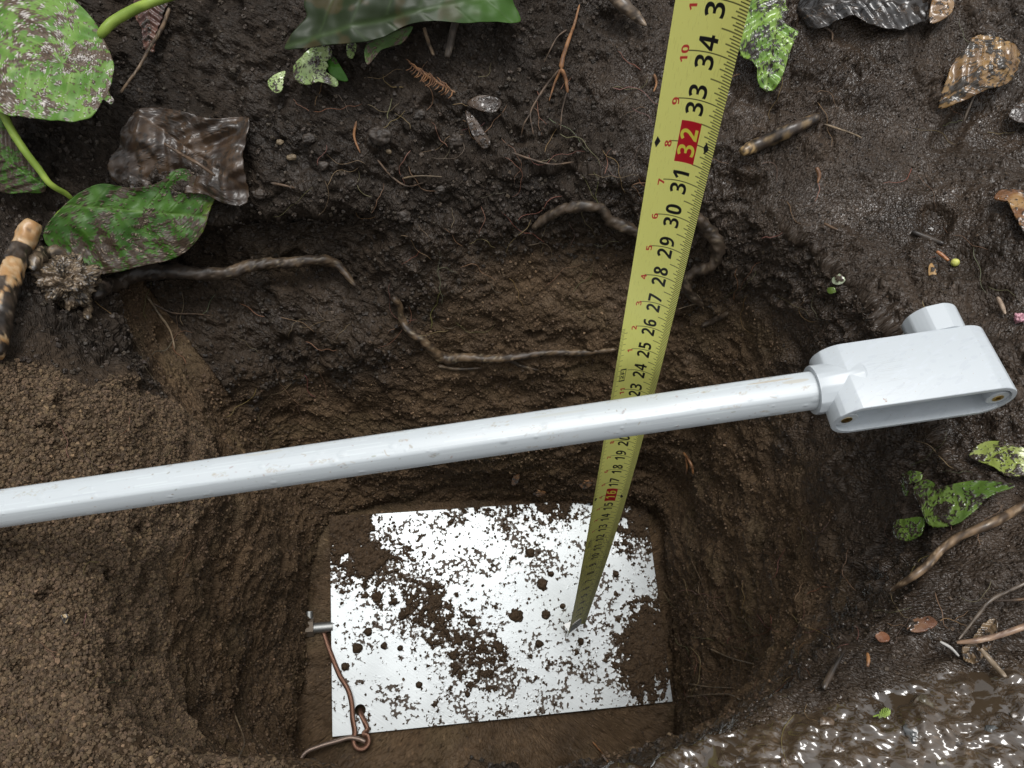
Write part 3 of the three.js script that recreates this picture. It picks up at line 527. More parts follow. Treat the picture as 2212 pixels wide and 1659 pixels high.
// ---------------------------------------------------------------- steel tape measure standing on the plate
{
  const INCH = 0.0254, TOP = 44, HALF = 22, WB = 0.0318, PPI = 2048 / HALF, CW = 512;
  const cv = document.createElement('canvas'); cv.width = CW * 2; cv.height = 2048;
  const x = cv.getContext('2d');
  for (let c = 0; c < 2; c++) {
    x.save(); x.beginPath(); x.rect(c * CW, 0, CW, 2048); x.clip();
    x.fillStyle = '#faf98f'; x.fillRect(c * CW, 0, CW, 2048);
    const Y = (inch) => 2048 - (inch - c * HALF) * PPI, X = (f) => c * CW + f * CW, K = '#15161a', RED = '#c41d2c';
    const r = rng(60 + c);
    for (let i = 0; i < 2600; i++) { x.fillStyle = r() < 0.5 ? 'rgba(120,105,20,0.10)' : 'rgba(255,250,170,0.10)'; x.fillRect(c * CW + r() * CW, r() * 2048, 1 + 3 * r(), 2 + 16 * r()); }
    for (let n = c * HALF - 1; n <= (c + 1) * HALF + 1; n++) {
      for (let q = 0; q < 32; q++) { // graduations along the right edge, finer ones at the left edge
        const y = Y(n + q / 32), len = q === 0 ? 0.36 : q === 16 ? 0.30 : q % 8 === 0 ? 0.20 : q % 4 === 0 ? 0.16 : q % 2 === 0 ? 0.125 : 0;
        x.fillStyle = 'rgba(40,40,20,0.85)';
        if (len && q) x.fillRect(X(1 - len), y - 1, len * CW, 2);
        if (q % 2 === 0 && n < 26) { x.fillStyle = 'rgba(40,40,20,0.6)'; x.fillRect(X(0), y - 0.8, (q % 8 === 0 ? 0.13 : 0.07) * CW, 1.6); }
      }
      x.fillStyle = 'rgba(30,30,18,0.8)'; x.fillRect(X(0.28), Y(n) - 1, 0.72 * CW, 2);
      if (n <= 0) continue;
      const boxed = n % 16 === 0;
      if (boxed) {
        x.fillStyle = RED; x.fillRect(X(0.40), Y(n) - 47, 0.32 * CW, 94);
        x.fillStyle = K; for (const [a, s] of [[0.86, 1], [0.07, 1]]) { x.beginPath(); x.moveTo(X(a - 0.035), Y(n)); x.lineTo(X(a), Y(n) - 13); x.lineTo(X(a + 0.055), Y(n)); x.lineTo(X(a), Y(n) + 13); x.fill(); }
      }
      x.save(); x.translate(X(0.56), Y(n)); x.rotate(-Math.PI / 2);
      x.font = 'bold 196px sans-serif'; x.textAlign = 'center'; x.textBaseline = 'middle'; x.fillStyle = boxed ? '#ece457' : K;
      x.scale(0.27, 1); const str = String(n); if (str.length === 2) { x.fillText(str[0], -66, 0); x.fillText(str[1], 66, 0); } else x.fillText(str, 0, 0);
      x.restore();
      if (n > 12 && n % 12) { x.save(); x.translate(X(0.25), Y(n) + 6); x.rotate(-Math.PI / 2); x.font = 'bold 76px sans-serif'; x.textAlign = 'center'; x.textBaseline = 'middle'; x.fillStyle = '#cf3a34'; x.scale(0.42, 1); x.fillText(String(n % 12), 0, 0); x.restore(); }
      if (n % 12 === 0) { x.save(); x.translate(X(0.19), Y(n) + 22); x.rotate(-Math.PI / 2); x.strokeStyle = K; x.lineWidth = 5; x.strokeRect(-26, -30, 52, 60); x.font = 'bold 50px sans-serif'; x.textAlign = 'center'; x.textBaseline = 'middle'; x.fillStyle = K; x.scale(0.75, 1); x.fillText(n / 12 + 'F', 0, 0); x.restore(); }
    }
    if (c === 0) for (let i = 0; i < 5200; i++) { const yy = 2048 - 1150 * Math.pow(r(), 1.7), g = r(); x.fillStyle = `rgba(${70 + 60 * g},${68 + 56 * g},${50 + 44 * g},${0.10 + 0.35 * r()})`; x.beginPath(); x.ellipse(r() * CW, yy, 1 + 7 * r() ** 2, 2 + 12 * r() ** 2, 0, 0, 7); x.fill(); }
    x.restore();
  }
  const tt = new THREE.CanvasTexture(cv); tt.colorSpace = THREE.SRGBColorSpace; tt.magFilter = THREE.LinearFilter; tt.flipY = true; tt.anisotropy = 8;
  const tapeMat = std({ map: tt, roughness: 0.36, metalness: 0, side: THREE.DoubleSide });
  const p = [], uv = [], idx = [], S = 20, M = 352;
  const yaw0 = Math.atan2(-0.0891, 0.3272);                 // turned to the viewer at the top
  const frame = (y) => {                                    // the blade twists towards its foot and bows a little
    const n = y / INCH, tw = THREE.MathUtils.degToRad(54) * (1 - ss(-4, 31, n)), a = yaw0 + tw;
    return { N: V(Math.sin(a), 0, Math.cos(a)), T: V(Math.cos(a), 0, -Math.sin(a)), c: V(0.0891 + 0.004 * Math.sin(n / 30 * Math.PI), y, -0.3272) };
  };
  const surf = (y, s, off) => { const f = frame(y), w = (s - 0.5) * WB, sag = 0.0052 * (1 - (2 * s - 1) ** 2); return f.c.clone().addScaledVector(f.T, w).addScaledVector(f.N, -sag + off); };
  for (const off of [0.00012, -0.00012]) for (let h = 0; h < 2; h++) {
    const o = p.length / 3, m = M / 2;
    for (let i = 0; i <= m; i++) for (let k = 0; k <= S; k++) { const y = (h * HALF + i / m * HALF) * INCH, s = k / S, q = surf(y + 0.0005, s, off); p.push(q.x, q.y, q.z); uv.push((h + clamp(s, 0.004, 0.996)) / 2, i / m); }
    for (let i = 0; i < m; i++) for (let k = 0; k < S; k++) { const a = o + i * (S + 1) + k, b = a + 1, c = a + S + 1, d = c + 1; off > 0 ? idx.push(a, b, c, b, d, c) : idx.push(a, c, b, b, c, d); }
  }
  const g = new THREE.BufferGeometry(); g.setAttribute('position', new THREE.Float32BufferAttribute(p, 3)); g.setAttribute('uv', new THREE.Float32BufferAttribute(uv, 2)); g.setIndex(idx); g.computeVertexNormals();
  const t = thing('tape_measure', 'yellow steel tape measure standing upright on the metal plate', 'tape measure');
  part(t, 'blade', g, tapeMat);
  const steel = std({ color: lin(0.42, 0.42, 0.41), metalness: 1, roughness: 0.42 });
  const f0 = frame(0.012), hook = [];
  const hs = new THREE.Shape(); hs.moveTo(-0.009, 0); hs.lineTo(0.009, 0); hs.lineTo(0.011, 0.018); hs.lineTo(0.007, 0.030); hs.lineTo(-0.007, 0.030); hs.lineTo(-0.011, 0.018); hs.closePath();
  const hg = new THREE.ExtrudeGeometry(hs, { depth: 0.0010, bevelEnabled: true, bevelSize: 0.0003, bevelThickness: 0.0003, bevelSegments: 1 });
  const fm = new THREE.Matrix4().makeBasis(f0.T, V(0, 1, 0), f0.N).setPosition(f0.c.clone().setY(0.0012).addScaledVector(f0.N, -0.0044));
  hg.applyMatrix4(fm);
  const lip = new THREE.BoxGeometry(0.020, 0.0012, 0.013); lip.translate(0, 0.0008, -0.0065); lip.applyMatrix4(new THREE.Matrix4().makeBasis(f0.T, V(0, 1, 0), f0.N).setPosition(f0.c.clone().setY(0.003).addScaledVector(f0.N, -0.005)));
  const hk = part(t, 'end_hook', mergeGeometries([hg.toNonIndexed(), lip.toNonIndexed()].map((q) => { q.deleteAttribute('uv'); return q; })), steel, 'grey steel end hook');
  for (const [a, b] of [[-0.004, 0.010], [0.004, 0.010], [0, 0.022]]) { const r = new THREE.SphereGeometry(0.0018, 12, 8); r.scale(1, 1, 0.5); r.translate(a, b, 0.0014); r.applyMatrix4(fm); part(hk, 'rivet', r, steel); }
}

// ---------------------------------------------------------------- grey plastic conduit with its elbow fitting, laid across the pit
{
  const sheet = (u, v, y) => { const r = sight(u, v), t = (y - EYE.y) / r.y; return r.multiplyScalar(t).add(EYE); };
  const A = sheet(0, 1098.5, 0.578), B = sheet(1755, 843, 0.633), ax = B.clone().sub(A).normalize(), PR = 0.01335;
  const W = V(0, 0, 1).addScaledVector(ax, -ax.z).normalize(), U = W.clone().cross(ax).normalize();
  if (U.y < 0) U.negate();
  // texture: scuffs, printed speckle, faint seam line, dried mud
  const cw = 2048, ch = 256, cv = document.createElement('canvas'); cv.width = cw; cv.height = ch; const x = cv.getContext('2d'), r = rng(12);
  x.fillStyle = '#c0c6c9'; x.fillRect(0, 0, cw, ch);
  for (let i = 0; i < 900; i++) { const a = r(); x.fillStyle = a < 0.5 ? 'rgba(225,230,232,0.22)' : 'rgba(172,180,186,0.16)'; x.fillRect(r() * cw, r() * ch, 8 + r() * 90, 1 + r() * 2); }
  for (let i = 0; i < 620; i++) { const X = cw * Math.pow(r(), 0.7); x.fillStyle = `rgba(${95 + 40 * r()},${82 + 25 * r()},${68 + 20 * r()},${0.10 + 0.45 * r() ** 2})`; x.beginPath(); x.ellipse(X, r() * ch, 0.6 + 2.2 * r() ** 3 * 2, 0.6 + 1.3 * r(), r() * 3, 0, 7); x.fill(); }
  for (let i = 0; i < 90; i++) { const X = cw * (0.30 + 0.70 * Math.pow(r(), 0.8)), Y = r() * ch, q = 6 + 34 * r() ** 2; for (let k = 0; k < 26; k++) { x.fillStyle = `rgba(${128 + 30 * r()},${112 + 24 * r()},${90 + 20 * r()},${0.05 + 0.16 * r()})`; x.beginPath(); x.ellipse(X + (r() - 0.5) * q * 2, Y + (r() - 0.5) * q * 0.7, 0.6 + 3 * r() ** 2, 0.5 + 1.6 * r(), r(), 0, 7); x.fill(); } }
  for (let i = 0; i < 80; i++) { x.strokeStyle = `rgba(${140},${118},${92},${0.15 + 0.3 * r()})`; x.lineWidth = 0.7 + r(); const X = cw * (0.35 + 0.62 * r()), Y = r() * ch; x.beginPath(); x.moveTo(X, Y); x.quadraticCurveTo(X + (r() - 0.5) * 20, Y + (r() - 0.5) * 12, X + (r() - 0.5) * 34, Y + (r() - 0.3) * 20); x.stroke(); }
  for (const [X, Y, w, h, a] of [[0.955, 0.30, 70, 5, 0.5], [0.972, 0.26, 40, 9, 0.3], [0.66, 0.62, 80, 3, 0.35], [0.58, 0.33, 60, 10, 0.14], [0.80, 0.28, 90, 8, 0.12]]) { x.fillStyle = `rgba(172,150,118,${a})`; x.beginPath(); x.ellipse(X * cw, Y * ch, w / 2, h / 2, 0, 0, 7); x.fill(); }
  const pt = new THREE.CanvasTexture(cv); pt.colorSpace = THREE.SRGBColorSpace; pt.magFilter = THREE.LinearFilter; pt.wrapS = pt.wrapT = THREE.RepeatWrapping;
  const bumpc = document.createElement('canvas'); bumpc.width = 1024; bumpc.height = 128; const bx = bumpc.getContext('2d'); bx.fillStyle = '#707070'; bx.fillRect(0, 0, 1024, 128);
  for (let i = 0; i < 260; i++) { const g = 90 + 60 * r(); bx.fillStyle = `rgba(${g},${g},${g},0.5)`; bx.fillRect(r() * 1024, r() * 128, 10 + 120 * r(), 1); }
  for (let i = 0; i < 240; i++) { const X = r() * 1024, Y = r() * 128, q = 0.8 + 2.0 * r() ** 2; const gr = bx.createRadialGradient(X, Y, 0, X, Y, q * 1.6); gr.addColorStop(0, '#ffffff'); gr.addColorStop(0.7, '#b0b0b0'); gr.addColorStop(1, 'rgba(112,112,112,0)'); bx.fillStyle = gr; bx.fillRect(X - q * 2, Y - q * 2, q * 4, q * 4); }
  const pb = new THREE.CanvasTexture(bumpc); pb.magFilter = THREE.LinearFilter; pb.wrapS = pb.wrapT = THREE.RepeatWrapping;
  const pvc = phys({ map: pt, roughness: 0.42, bumpMap: pb, bumpScale: 0.0006, clearcoat: 0.25, clearcoatRoughness: 0.25 });
  const pvc2 = phys({ color: new THREE.Color('#bdc3c7'), roughness: 0.40, clearcoat: 0.2, clearcoatRoughness: 0.3 });
  const conduit = thing('electrical_conduit', 'light grey plastic conduit pipe with an elbow fitting, laid across the pit', 'conduit');
  const toFrame = (o) => new THREE.Matrix4().makeBasis(ax, U, W).setPosition(o);
  const PL0 = A.clone().addScaledVector(ax, -0.35), LEN = PL0.distanceTo(B) + 0.012;
  { // hollow pipe
    const prof = [[PR - 0.0028, 0], [PR, 0], [PR, LEN], [PR - 0.0028, LEN], [PR - 0.0028, 0]].map(([a, b]) => new THREE.Vector2(a, b));
    let g = new THREE.LatheGeometry(prof, 56); g = toCreasedNormals(g.toNonIndexed(), 0.6);
    const pa = g.attributes.position, ua = g.attributes.uv; for (let i = 0; i < pa.count; i++) ua.setXY(i, pa.getY(i) / LEN, ua.getX(i));
    for (let i = 0; i < pa.count; i += 3) { const a = [0, 1, 2].map((k) => ua.getY(i + k)); if (Math.max(...a) - Math.min(...a) > 0.5) for (let k = 0; k < 3; k++) if (a[k] < 0.5) ua.setY(i + k, a[k] + 1); }
    g.rotateZ(-Math.PI / 2); g.applyMatrix4(toFrame(PL0));
    part(conduit, 'pipe', g, pvc);
  }
  // fitting body in its own frame: x along the pipe, y up, z towards the open side
  const ROLL = THREE.MathUtils.degToRad(5), F = toFrame(B).multiply(new THREE.Matrix4().makeRotationX(ROLL)), BL = 0.1225, BH = 0.037, bxs = 0.0045, zBack = -0.025, zFront = 0.0275;
  const stadium = (l, h, cx) => { const s = new THREE.Shape(), q = h / 2; s.absarc(cx - l / 2 + q, 0, q, Math.PI / 2, Math.PI * 1.5); s.absarc(cx + l / 2 - q, 0, q, -Math.PI / 2, Math.PI / 2); s.closePath(); return s; };
  const bc = bxs + BL / 2;
  const outer = new THREE.ExtrudeGeometry(stadium(BL - 0.002, BH - 0.002, bc), { depth: zFront - zBack - 0.007, bevelEnabled: true, bevelSize: 0.001, bevelThickness: 0.001, bevelSegments: 3, curveSegments: 28 }); outer.translate(0, 0, zBack + 0.006);
  // rounded back: taper the rear vertices
  { const pa = outer.attributes.position; for (let i = 0; i < pa.count; i++) if (pa.getZ(i) < zBack + 0.0065) { const xx = pa.getX(i), yy = pa.getY(i); pa.setX(i, bc + (xx - bc) * 0.985); pa.setY(i, yy * 0.90); pa.setZ(i, pa.getZ(i) - 0.004); } }
  const clean = (g) => { const q = g.index ? g.toNonIndexed() : g; for (const k of Object.keys(q.attributes)) if (k !== 'position' && k !== 'normal' && k !== 'uv') q.deleteAttribute(k); return q; };
  const ev = new Evaluator(); ev.useGroups = false;
  const inner = new THREE.ExtrudeGeometry(stadium(BL - 0.0065, BH - 0.0065, bc), { depth: 0.06, bevelEnabled: false, curveSegments: 28 }); inner.translate(0, 0, zBack + 0.0045);
  // shoulder: shave the rear left corner towards the socket
  const shave = new THREE.CylinderGeometry(0.034, 0.034, 0.08, 48); shave.translate(0, 0, 0);
  const a1 = new Brush(clean(outer)), b1 = new Brush(clean(inner)); a1.updateMatrixWorld(); b1.updateMatrixWorld();
  let body = ev.evaluate(a1, b1, SUBTRACTION).geometry;
  body = toCreasedNormals(clean(body), 0.5);
  body.applyMatrix4(F);
  const bodyCanvas = document.createElement('canvas'); bodyCanvas.width = 1024; bodyCanvas.height = 512; const y2 = bodyCanvas.getContext('2d');
  y2.fillStyle = '#bdc3c7'; y2.fillRect(0, 0, 1024, 512);
  for (let i = 0; i < 300; i++) { y2.fillStyle = r() < 0.6 ? 'rgba(206,212,215,0.16)' : 'rgba(165,172,178,0.16)'; y2.beginPath(); y2.ellipse(r() * 1024, r() * 512, 4 + 40 * r(), 2 + 9 * r(), r() * 0.6, 0, 7); y2.fill(); }
  for (let i = 0; i < 40; i++) { y2.strokeStyle = `rgba(150,152,150,${0.15 + 0.3 * r()})`; y2.lineWidth = 1; const X = 200 + 160 * r(), Y = 120 + 260 * r(); y2.beginPath(); y2.moveTo(X, Y); y2.lineTo(X + 40 + 90 * r(), Y + (r() - 0.5) * 10); y2.stroke(); }
  for (let i = 0; i < 170; i++) { y2.fillStyle = `rgba(${110 + 40 * r()},${90 + 20 * r()},${74},${0.15 + 0.4 * r() ** 2})`; y2.beginPath(); y2.ellipse(r() * 1024, r() * 512, 0.8 + 3 * r() ** 3, 0.8 + 1.5 * r(), r() * 3, 0, 7); y2.fill(); }
  y2.fillStyle = 'rgba(120,78,50,0.75)'; for (let i = 0; i < 24; i++) y2.fillRect(258 + 16 * (r() - 0.5), 100 + 22 * (r() - 0.5), 1 + 4 * r(), 1 + 3 * r());
  const bt = new THREE.CanvasTexture(bodyCanvas); bt.colorSpace = THREE.SRGBColorSpace; bt.magFilter = THREE.LinearFilter;
  { const inv = F.clone().invert(), q = V(0, 0, 0), pa = body.attributes.position, ua = new Float32Array(pa.count * 2); for (let i = 0; i < pa.count; i++) { q.fromBufferAttribute(pa, i).applyMatrix4(inv); ua[i * 2] = clamp((q.x - bxs) / BL); ua[i * 2 + 1] = clamp((q.z - zBack) / (zFront - zBack) * 0.8 + q.y * 3); } body.setAttribute('uv', new THREE.BufferAttribute(ua, 2)); }
  const bodyMat = phys({ map: bt, roughness: 0.40, clearcoat: 0.2, clearcoatRoughness: 0.3 });
  const fit = part(conduit, 'elbow_fitting', body, bodyMat, 'grey elbow fitting with an open oval access side');
  // socket where the pipe enters, with a cone blending into the body
  const sock = new THREE.LatheGeometry([[PR + 0.0002, -0.0005], [0.0168, -0.0005], [0.0172, 0.0006], [0.0172, 0.019], [0.0186, 0.030], [0.0130, 0.042]].map(([a, b]) => new THREE.Vector2(a, b)), 56);
  sock.rotateZ(-Math.PI / 2); sock.applyMatrix4(F); part(fit, 'socket', toCreasedNormals(sock.toNonIndexed(), 0.5), pvc2);
  // rear shoulder rising from the socket to the back of the body
  // outlet hub on the back
  const hubX = bxs + BL - 0.030;
  const hs = new THREE.Shape(); const nf = 40; for (let k = 0; k <= nf; k++) { const a = k / nf * Math.PI * 2; const w = a > 0 ? a : a + Math.PI * 2; let q = 0.0180; const d = Math.abs(((a - Math.PI * 0.55 + Math.PI * 3) % (2 * Math.PI)) - Math.PI); if (d < 0.30) q = 0.0180 * Math.cos(0.30) / Math.cos(d); k ? hs.lineTo(Math.cos(a) * q, Math.sin(a) * q) : hs.moveTo(q, 0); }
  const hh = new THREE.Path(); hh.absarc(0, 0, 0.0136, 0, Math.PI * 2, true); hs.holes.push(hh);
  const hub = new THREE.ExtrudeGeometry(hs, { depth: 0.0190, bevelEnabled: true, bevelSize: 0.0005, bevelThickness: 0.0005, bevelSegments: 2, curveSegments: 40 }); hub.translate(hubX, 0, zBack - 0.0180); hub.applyMatrix4(F);
  part(fit, 'outlet_hub', toCreasedNormals(clean(hub), 0.35), pvc2);
  // screw bosses with brass inserts at both ends of the open side
  const brass = std({ color: lin(0.72, 0.50, 0.20), metalness: 1, roughness: 0.3 });
  for (const sx of [bxs + 0.0105, bxs + BL - 0.0105]) {
    const boss = new THREE.LatheGeometry([[0.0030, 0.020], [0.0030, -0.0004], [0.0072, -0.0004], [0.0076, 0], [0.0080, 0.040]].map(([a, b]) => new THREE.Vector2(a, -b)), 30); boss.rotateX(Math.PI / 2); boss.translate(sx, 0, zFront - 0.0022); boss.applyMatrix4(F);
    const bo = part(fit, 'screw_boss', toCreasedNormals(boss.toNonIndexed(), 0.4), pvc2);
    bo.material.side = THREE.DoubleSide;
    const ins = new THREE.LatheGeometry([[0.0018, -0.010], [0.0018, 0.0006], [0.0037, 0.0006], [0.0037, -0.003]].map(([a, b]) => new THREE.Vector2(a, b)), 26); ins.rotateX(Math.PI / 2); ins.translate(sx, 0, zFront - 0.0020); ins.applyMatrix4(F);
    part(bo, 'screw_insert', toCreasedNormals(ins.toNonIndexed(), 0.4), brass, 'brass threaded insert');
  }
}
// ---------------------------------------------------------------- roots
const rootMat = std({ vertexColors: true, roughness: 0.5 }), twigMat = std({ vertexColors: true, roughness: 0.6 }), wetBark = std({ vertexColors: true, roughness: 0.34 });
const mudBrown = speck([0.075, 0.052, 0.034], [0.028, 0.020, 0.014], [0.20, 0.155, 0.10], 70, 1, 0.3);
const tanRoot = speck([0.125, 0.082, 0.046], [0.038, 0.026, 0.017], [0.30, 0.24, 0.15], 90, 5, 0.3);
const darkRoot = speck([0.050, 0.036, 0.026], [0.016, 0.012, 0.010], [0.13, 0.10, 0.075], 60, 9, 0.3);
function root(name, list, radii, lift, color, label, group, opt = {}) {
  return single(name, knobbyTube((opt.fit ? alongFit : along)(list, lift), pxr(list, radii), { color, amp: 0.28, freq: 150, seed: list[0][0], ...opt }), opt.mat || rootMat, label, 'root', group);
}
root('thick_root', [[205, 640], [250, 606], [312, 588], [375, 588], [437, 592], [500, 587], [553, 572], [628, 567], [703, 562], [730, 572], [750, 597], [770, 620, -0.004]], [12, 18, 17, 15, 14, 13, 12, 12, 11, 9, 7, 4], 0.016, (x, y, z, t) => { const a = darkRoot(x, y, z), b = tanRoot(x, y, z), k = ss(0.4, 0.6, t) * 0.75; return a.map((q, i) => mix(q, b[i], k)); }, 'thick wet root running along the top of the back pit wall under the green leaf', null, { amp: 0.34, freq: 90, sides: 26, fit: true });
{
  const g = thing('forked_root', 'tan wet root bending across the back pit wall towards the tape', 'root');
  const l1 = [[850, 642, 0.014], [865, 665], [869, 692], [885, 717], [915, 737], [943, 765], [963, 775], [1003, 772], [1053, 775], [1106, 772], [1181, 762], [1256, 762], [1330, 756]];
  part(g, 'main_root', knobbyTube(along(l1, 0.006), pxr(l1, [8, 6.5, 9, 8.5, 8.5, 11, 12, 9.5, 9, 8.5, 7, 6.5, 5]), { color: tanRoot, amp: 0.3, freq: 170, seed: 3 }), rootMat);
  const l2 = [[1100, 776], [1125, 790], [1165, 800]]; part(g, 'side_root', knobbyTube(along(l2, 0.003), pxr(l2, [6, 4, 2]), { color: tanRoot, amp: 0.2, seed: 8 }), rootMat);
  const l3 = [[945, 790], [990, 797], [1040, 795]]; part(g, 'side_root', knobbyTube(along(l3, 0.001), pxr(l3, [5, 4, 2]), { color: tanRoot, amp: 0.2, seed: 11 }), rootMat);
}
root('muddy_root', [[1150, 494], [1181, 470], [1218, 452], [1268, 445], [1301, 452], [1318, 477], [1343, 487], [1372, 500], [1400, 520]], [7, 10, 11, 11, 11, 12, 12, 11, 9], 0.006, mudBrown, 'mud-coated root arching out of the niche behind the tape', null, { amp: 0.4 });
root('curled_root', [[1495, 455], [1506, 470], [1531, 497], [1548, 522], [1548, 555], [1536, 575], [1501, 587], [1485, 604], [1485, 627], [1498, 645], [1520, 660]], [8, 11, 14, 14, 13, 12, 10, 10, 10, 9, 4], 0.012, mudBrown, 'hooked mud-coated root hanging beside the tape', null, { amp: 0.4, fit: true });
root('stub_root', [[1514, 706], [1543, 692], [1573, 676]], [5, 7, 5], 0.004, mudBrown, 'short root stub poking out below the hooked root', null, { amp: 0.4 });
// fine rootlets
const orangeR = speck([0.28, 0.13, 0.05], [0.12, 0.055, 0.025], [0.40, 0.24, 0.12], 120, 2), paleR = speck([0.24, 0.17, 0.10], [0.09, 0.065, 0.04], [0.36, 0.28, 0.19], 120, 3), brownR = speck([0.12, 0.075, 0.045], [0.045, 0.03, 0.02], [0.22, 0.15, 0.1], 120, 4);
{
  const g = thing('branching_rootlet', 'reddish branching rootlet hanging on the dark bank left of the tape top', 'root');
  const put = (l, r, c) => part(g, 'rootlet', knobbyTube(along(l, 0.006), pxr(l, r), { color: c, sides: 7, amp: 0.2, seed: l[0][1] }), twigMat);
  put([[1252, 10], [1240, 55], [1228, 88], [1216, 125], [1212, 148]], [2, 3, 4, 5, 5], orangeR); put([[1212, 148], [1222, 170], [1226, 200]], [5, 4, 4], orangeR); put([[1212, 148], [1198, 180], [1186, 218]], [3, 2.5, 1.2], orangeR);
  put([[1225, 64], [1206, 78], [1190, 105], [1175, 135]], [2, 1.6, 1.5, 1], brownR); put([[1208, 150], [1180, 185], [1160, 215], [1146, 245], [1152, 290]], [2.5, 3, 2.4, 2, 1.2], brownR); put([[1146, 245], [1132, 268], [1126, 292]], [2, 1.6, 1], brownR); put([[1224, 200], [1214, 240], [1211, 280]], [2, 1.5, 1], brownR);
}
const rootletSpots = [
  ['orange rootlet lying on the black crumbs below the pale torn leaf', [[770, 262], [765, 295], [778, 330]], 3, orangeR],
  ['long pale rootlet hanging on the dark wall below the thick root', [[318, 640], [345, 680], [368, 715], [378, 755]], 3, paleR],
  ['thin pale rootlet branching right below the thick root', [[330, 655], [370, 675], [420, 678], [455, 682]], 2.4, brownR],
  ['tangled rootlet over the crumbs above the arched root', [[1106, 330], [1150, 345], [1190, 355], [1240, 350]], 2.6, brownR],
  ['grey rootlet crossing the crumbly bank above the tan root', [[815, 345], [850, 385], [880, 402], [915, 395]], 2.4, brownR],
  ['pale wiry rootlet on the crumbly bank above the tan root', [[870, 385], [905, 380], [955, 382]], 2, paleR],
  ['fine rootlet loop at the tip of the hooked root', [[1500, 632], [1512, 645], [1520, 668]], 1.8, paleR],
  ['fine rootlet reaching left from the tip of the hooked root', [[1512, 655], [1490, 660], [1465, 668]], 1.6, paleR],
  ['orange rootlet sticking up from the near edge of the pit floor', [[1280, 1602], [1295, 1620], [1302, 1632], [1312, 1645]], 2.6, orangeR],
  ['thin rootlet stretched from the plate edge to the right wall', [[1365, 1380], [1385, 1400], [1402, 1428]], 1.8, paleR],
  ['pale rootlet combed down the lower right wall', [[1490, 1478], [1530, 1484], [1580, 1486]], 2, paleR],
  ['pale rootlet on the right slope under its neighbour', [[1482, 1506], [1540, 1500], [1570, 1500], [1600, 1512]], 2, paleR],
  ['pale rootlet high on the lower right slope', [[1535, 1402], [1570, 1418], [1630, 1435]], 2, paleR],
  ['wiry root hanging from the black wet leaf', [[1740, 20], [1750, 45], [1780, 58], [1797, 70], [1798, 88]], 3, brownR],
  ['thin root trailing from the broken stick on the black mud', [[1780, 268], [1810, 278], [1840, 288], [1862, 298]], 2.4, paleR],
  ['hair-thin root on the brown left wall near the pit floor', [[508, 1545], [524, 1585], [515, 1640]], 1.8, paleR],
  ['brown rootlet across the crumbly bank by the dead brown leaf', [[585, 790 / 2], [620, 402], [640, 407]], 3, brownR],
  ['orange wood splinter on the mud right of the tape', [[1413, 160], [1418, 180], [1412, 198]], 3, orangeR],
];
for (const [label, l, r, c] of rootletSpots) single('rootlet', knobbyTube(along(l, 0.0035), pxr(l, l.map((_, i) => r * (1 - 0.5 * i / l.length))), { color: c, sides: 7, amp: 0.25, seed: l[0][0] }), twigMat, label, 'root', 'fine rootlets in the soil');
{ // fern-like dry sprig
  const g = thing('dry_sprig', 'dry orange feathery sprig lying on the black bank', 'sprig');
  const l = [[883, 135], [915, 160], [943, 177], [983, 200]]; part(g, 'stem', knobbyTube(along(l, 0.010), pxr(l, [1.5, 2.6, 3, 2]), { color: orangeR, sides: 7 }), twigMat);
  const r = rng(15); for (let k = 0; k < 34; k++) { const t = 0.05 + 0.93 * k / 34, f = t * 3, i = Math.min(2, Math.floor(f)), u = mix(l[i][0], l[i + 1][0], f - i), v = mix(l[i][1], l[i + 1][1], f - i), s = k % 2 ? 1 : -1, L = 12 + 10 * r(), q = [[u, v], [u - 6 + 4 * r() , v + s * L * 0.5], [u - 10 - 4 * r(), v + s * L * 0.8]]; part(g, 'needle', knobbyTube(along(q, 0.010 + 0.004 * r()), pxr(q, [1.4, 1.2, 0.5]), { color: orangeR, sides: 5, seg: 6 }), twigMat); }
}

// ---------------------------------------------------------------- sticks and wood
const barkDark = speck([0.060, 0.043, 0.031], [0.018, 0.014, 0.011], [0.22, 0.17, 0.12], 110, 21, 0.35), barkTan = speck([0.22, 0.145, 0.085], [0.06, 0.04, 0.026], [0.42, 0.31, 0.20], 130, 23, 0.25), greyBark = speck([0.13, 0.10, 0.075], [0.05, 0.037, 0.027], [0.28, 0.23, 0.18], 120, 27, 0.3);
const stick = (l, r, color, label, o = {}) => single(o.name || 'stick', knobbyTube(along(l, o.lift ?? 0.006), pxr(l, r), { color, amp: o.amp ?? 0.12, freq: 120, sides: 14, seed: l[0][0], ends: 0.75 }), o.mat || wetBark, label, o.cat || 'stick', o.group);
stick([[1602, 329, 0.012], [1640, 311], [1700, 284], [1770, 252, 0.0]], [12, 14, 15, 10], (x, y, z, t, th) => { const a = barkDark(x, y, z), b = [0.42, 0.28, 0.13], k = t < 0.16 ? 0.85 * ss(-0.2, 0.3, noise(x * 300, y * 300, z * 300)) + 0.1 : ss(0.25, 0.5, noise(x * 60, y * 60, z * 260)) * 0.4; return a.map((q, i) => mix(q, b[i], k)); }, 'broken stick with a split tan end on the black mud right of the tape');
stick([[1318, -16, 0.018], [1350, 14, 0.016], [1375, 36], [1396, 56]], [14, 14, 11, 3], (x, y, z) => { const a = greyBark(x, y, z), k = ss(0.0, 0.4, noise(x * 260, y * 260, z * 40)); return a.map((q, i) => mix(q, [0.34, 0.25, 0.17][i], k * 0.7)); }, 'splintered grey stick end poking down beside the top of the tape', { lift: 0.012 });
stick([[2260, 1066], [2212, 1092], [2134, 1134], [2071, 1160], [2034, 1187], [2004, 1220], [1974, 1244], [1926, 1275]], [10, 10, 10, 9, 9, 9, 8, 5], barkTan, 'long peeled brown stick lying in the mud below the muddy green leaf', { lift: 0.007 });
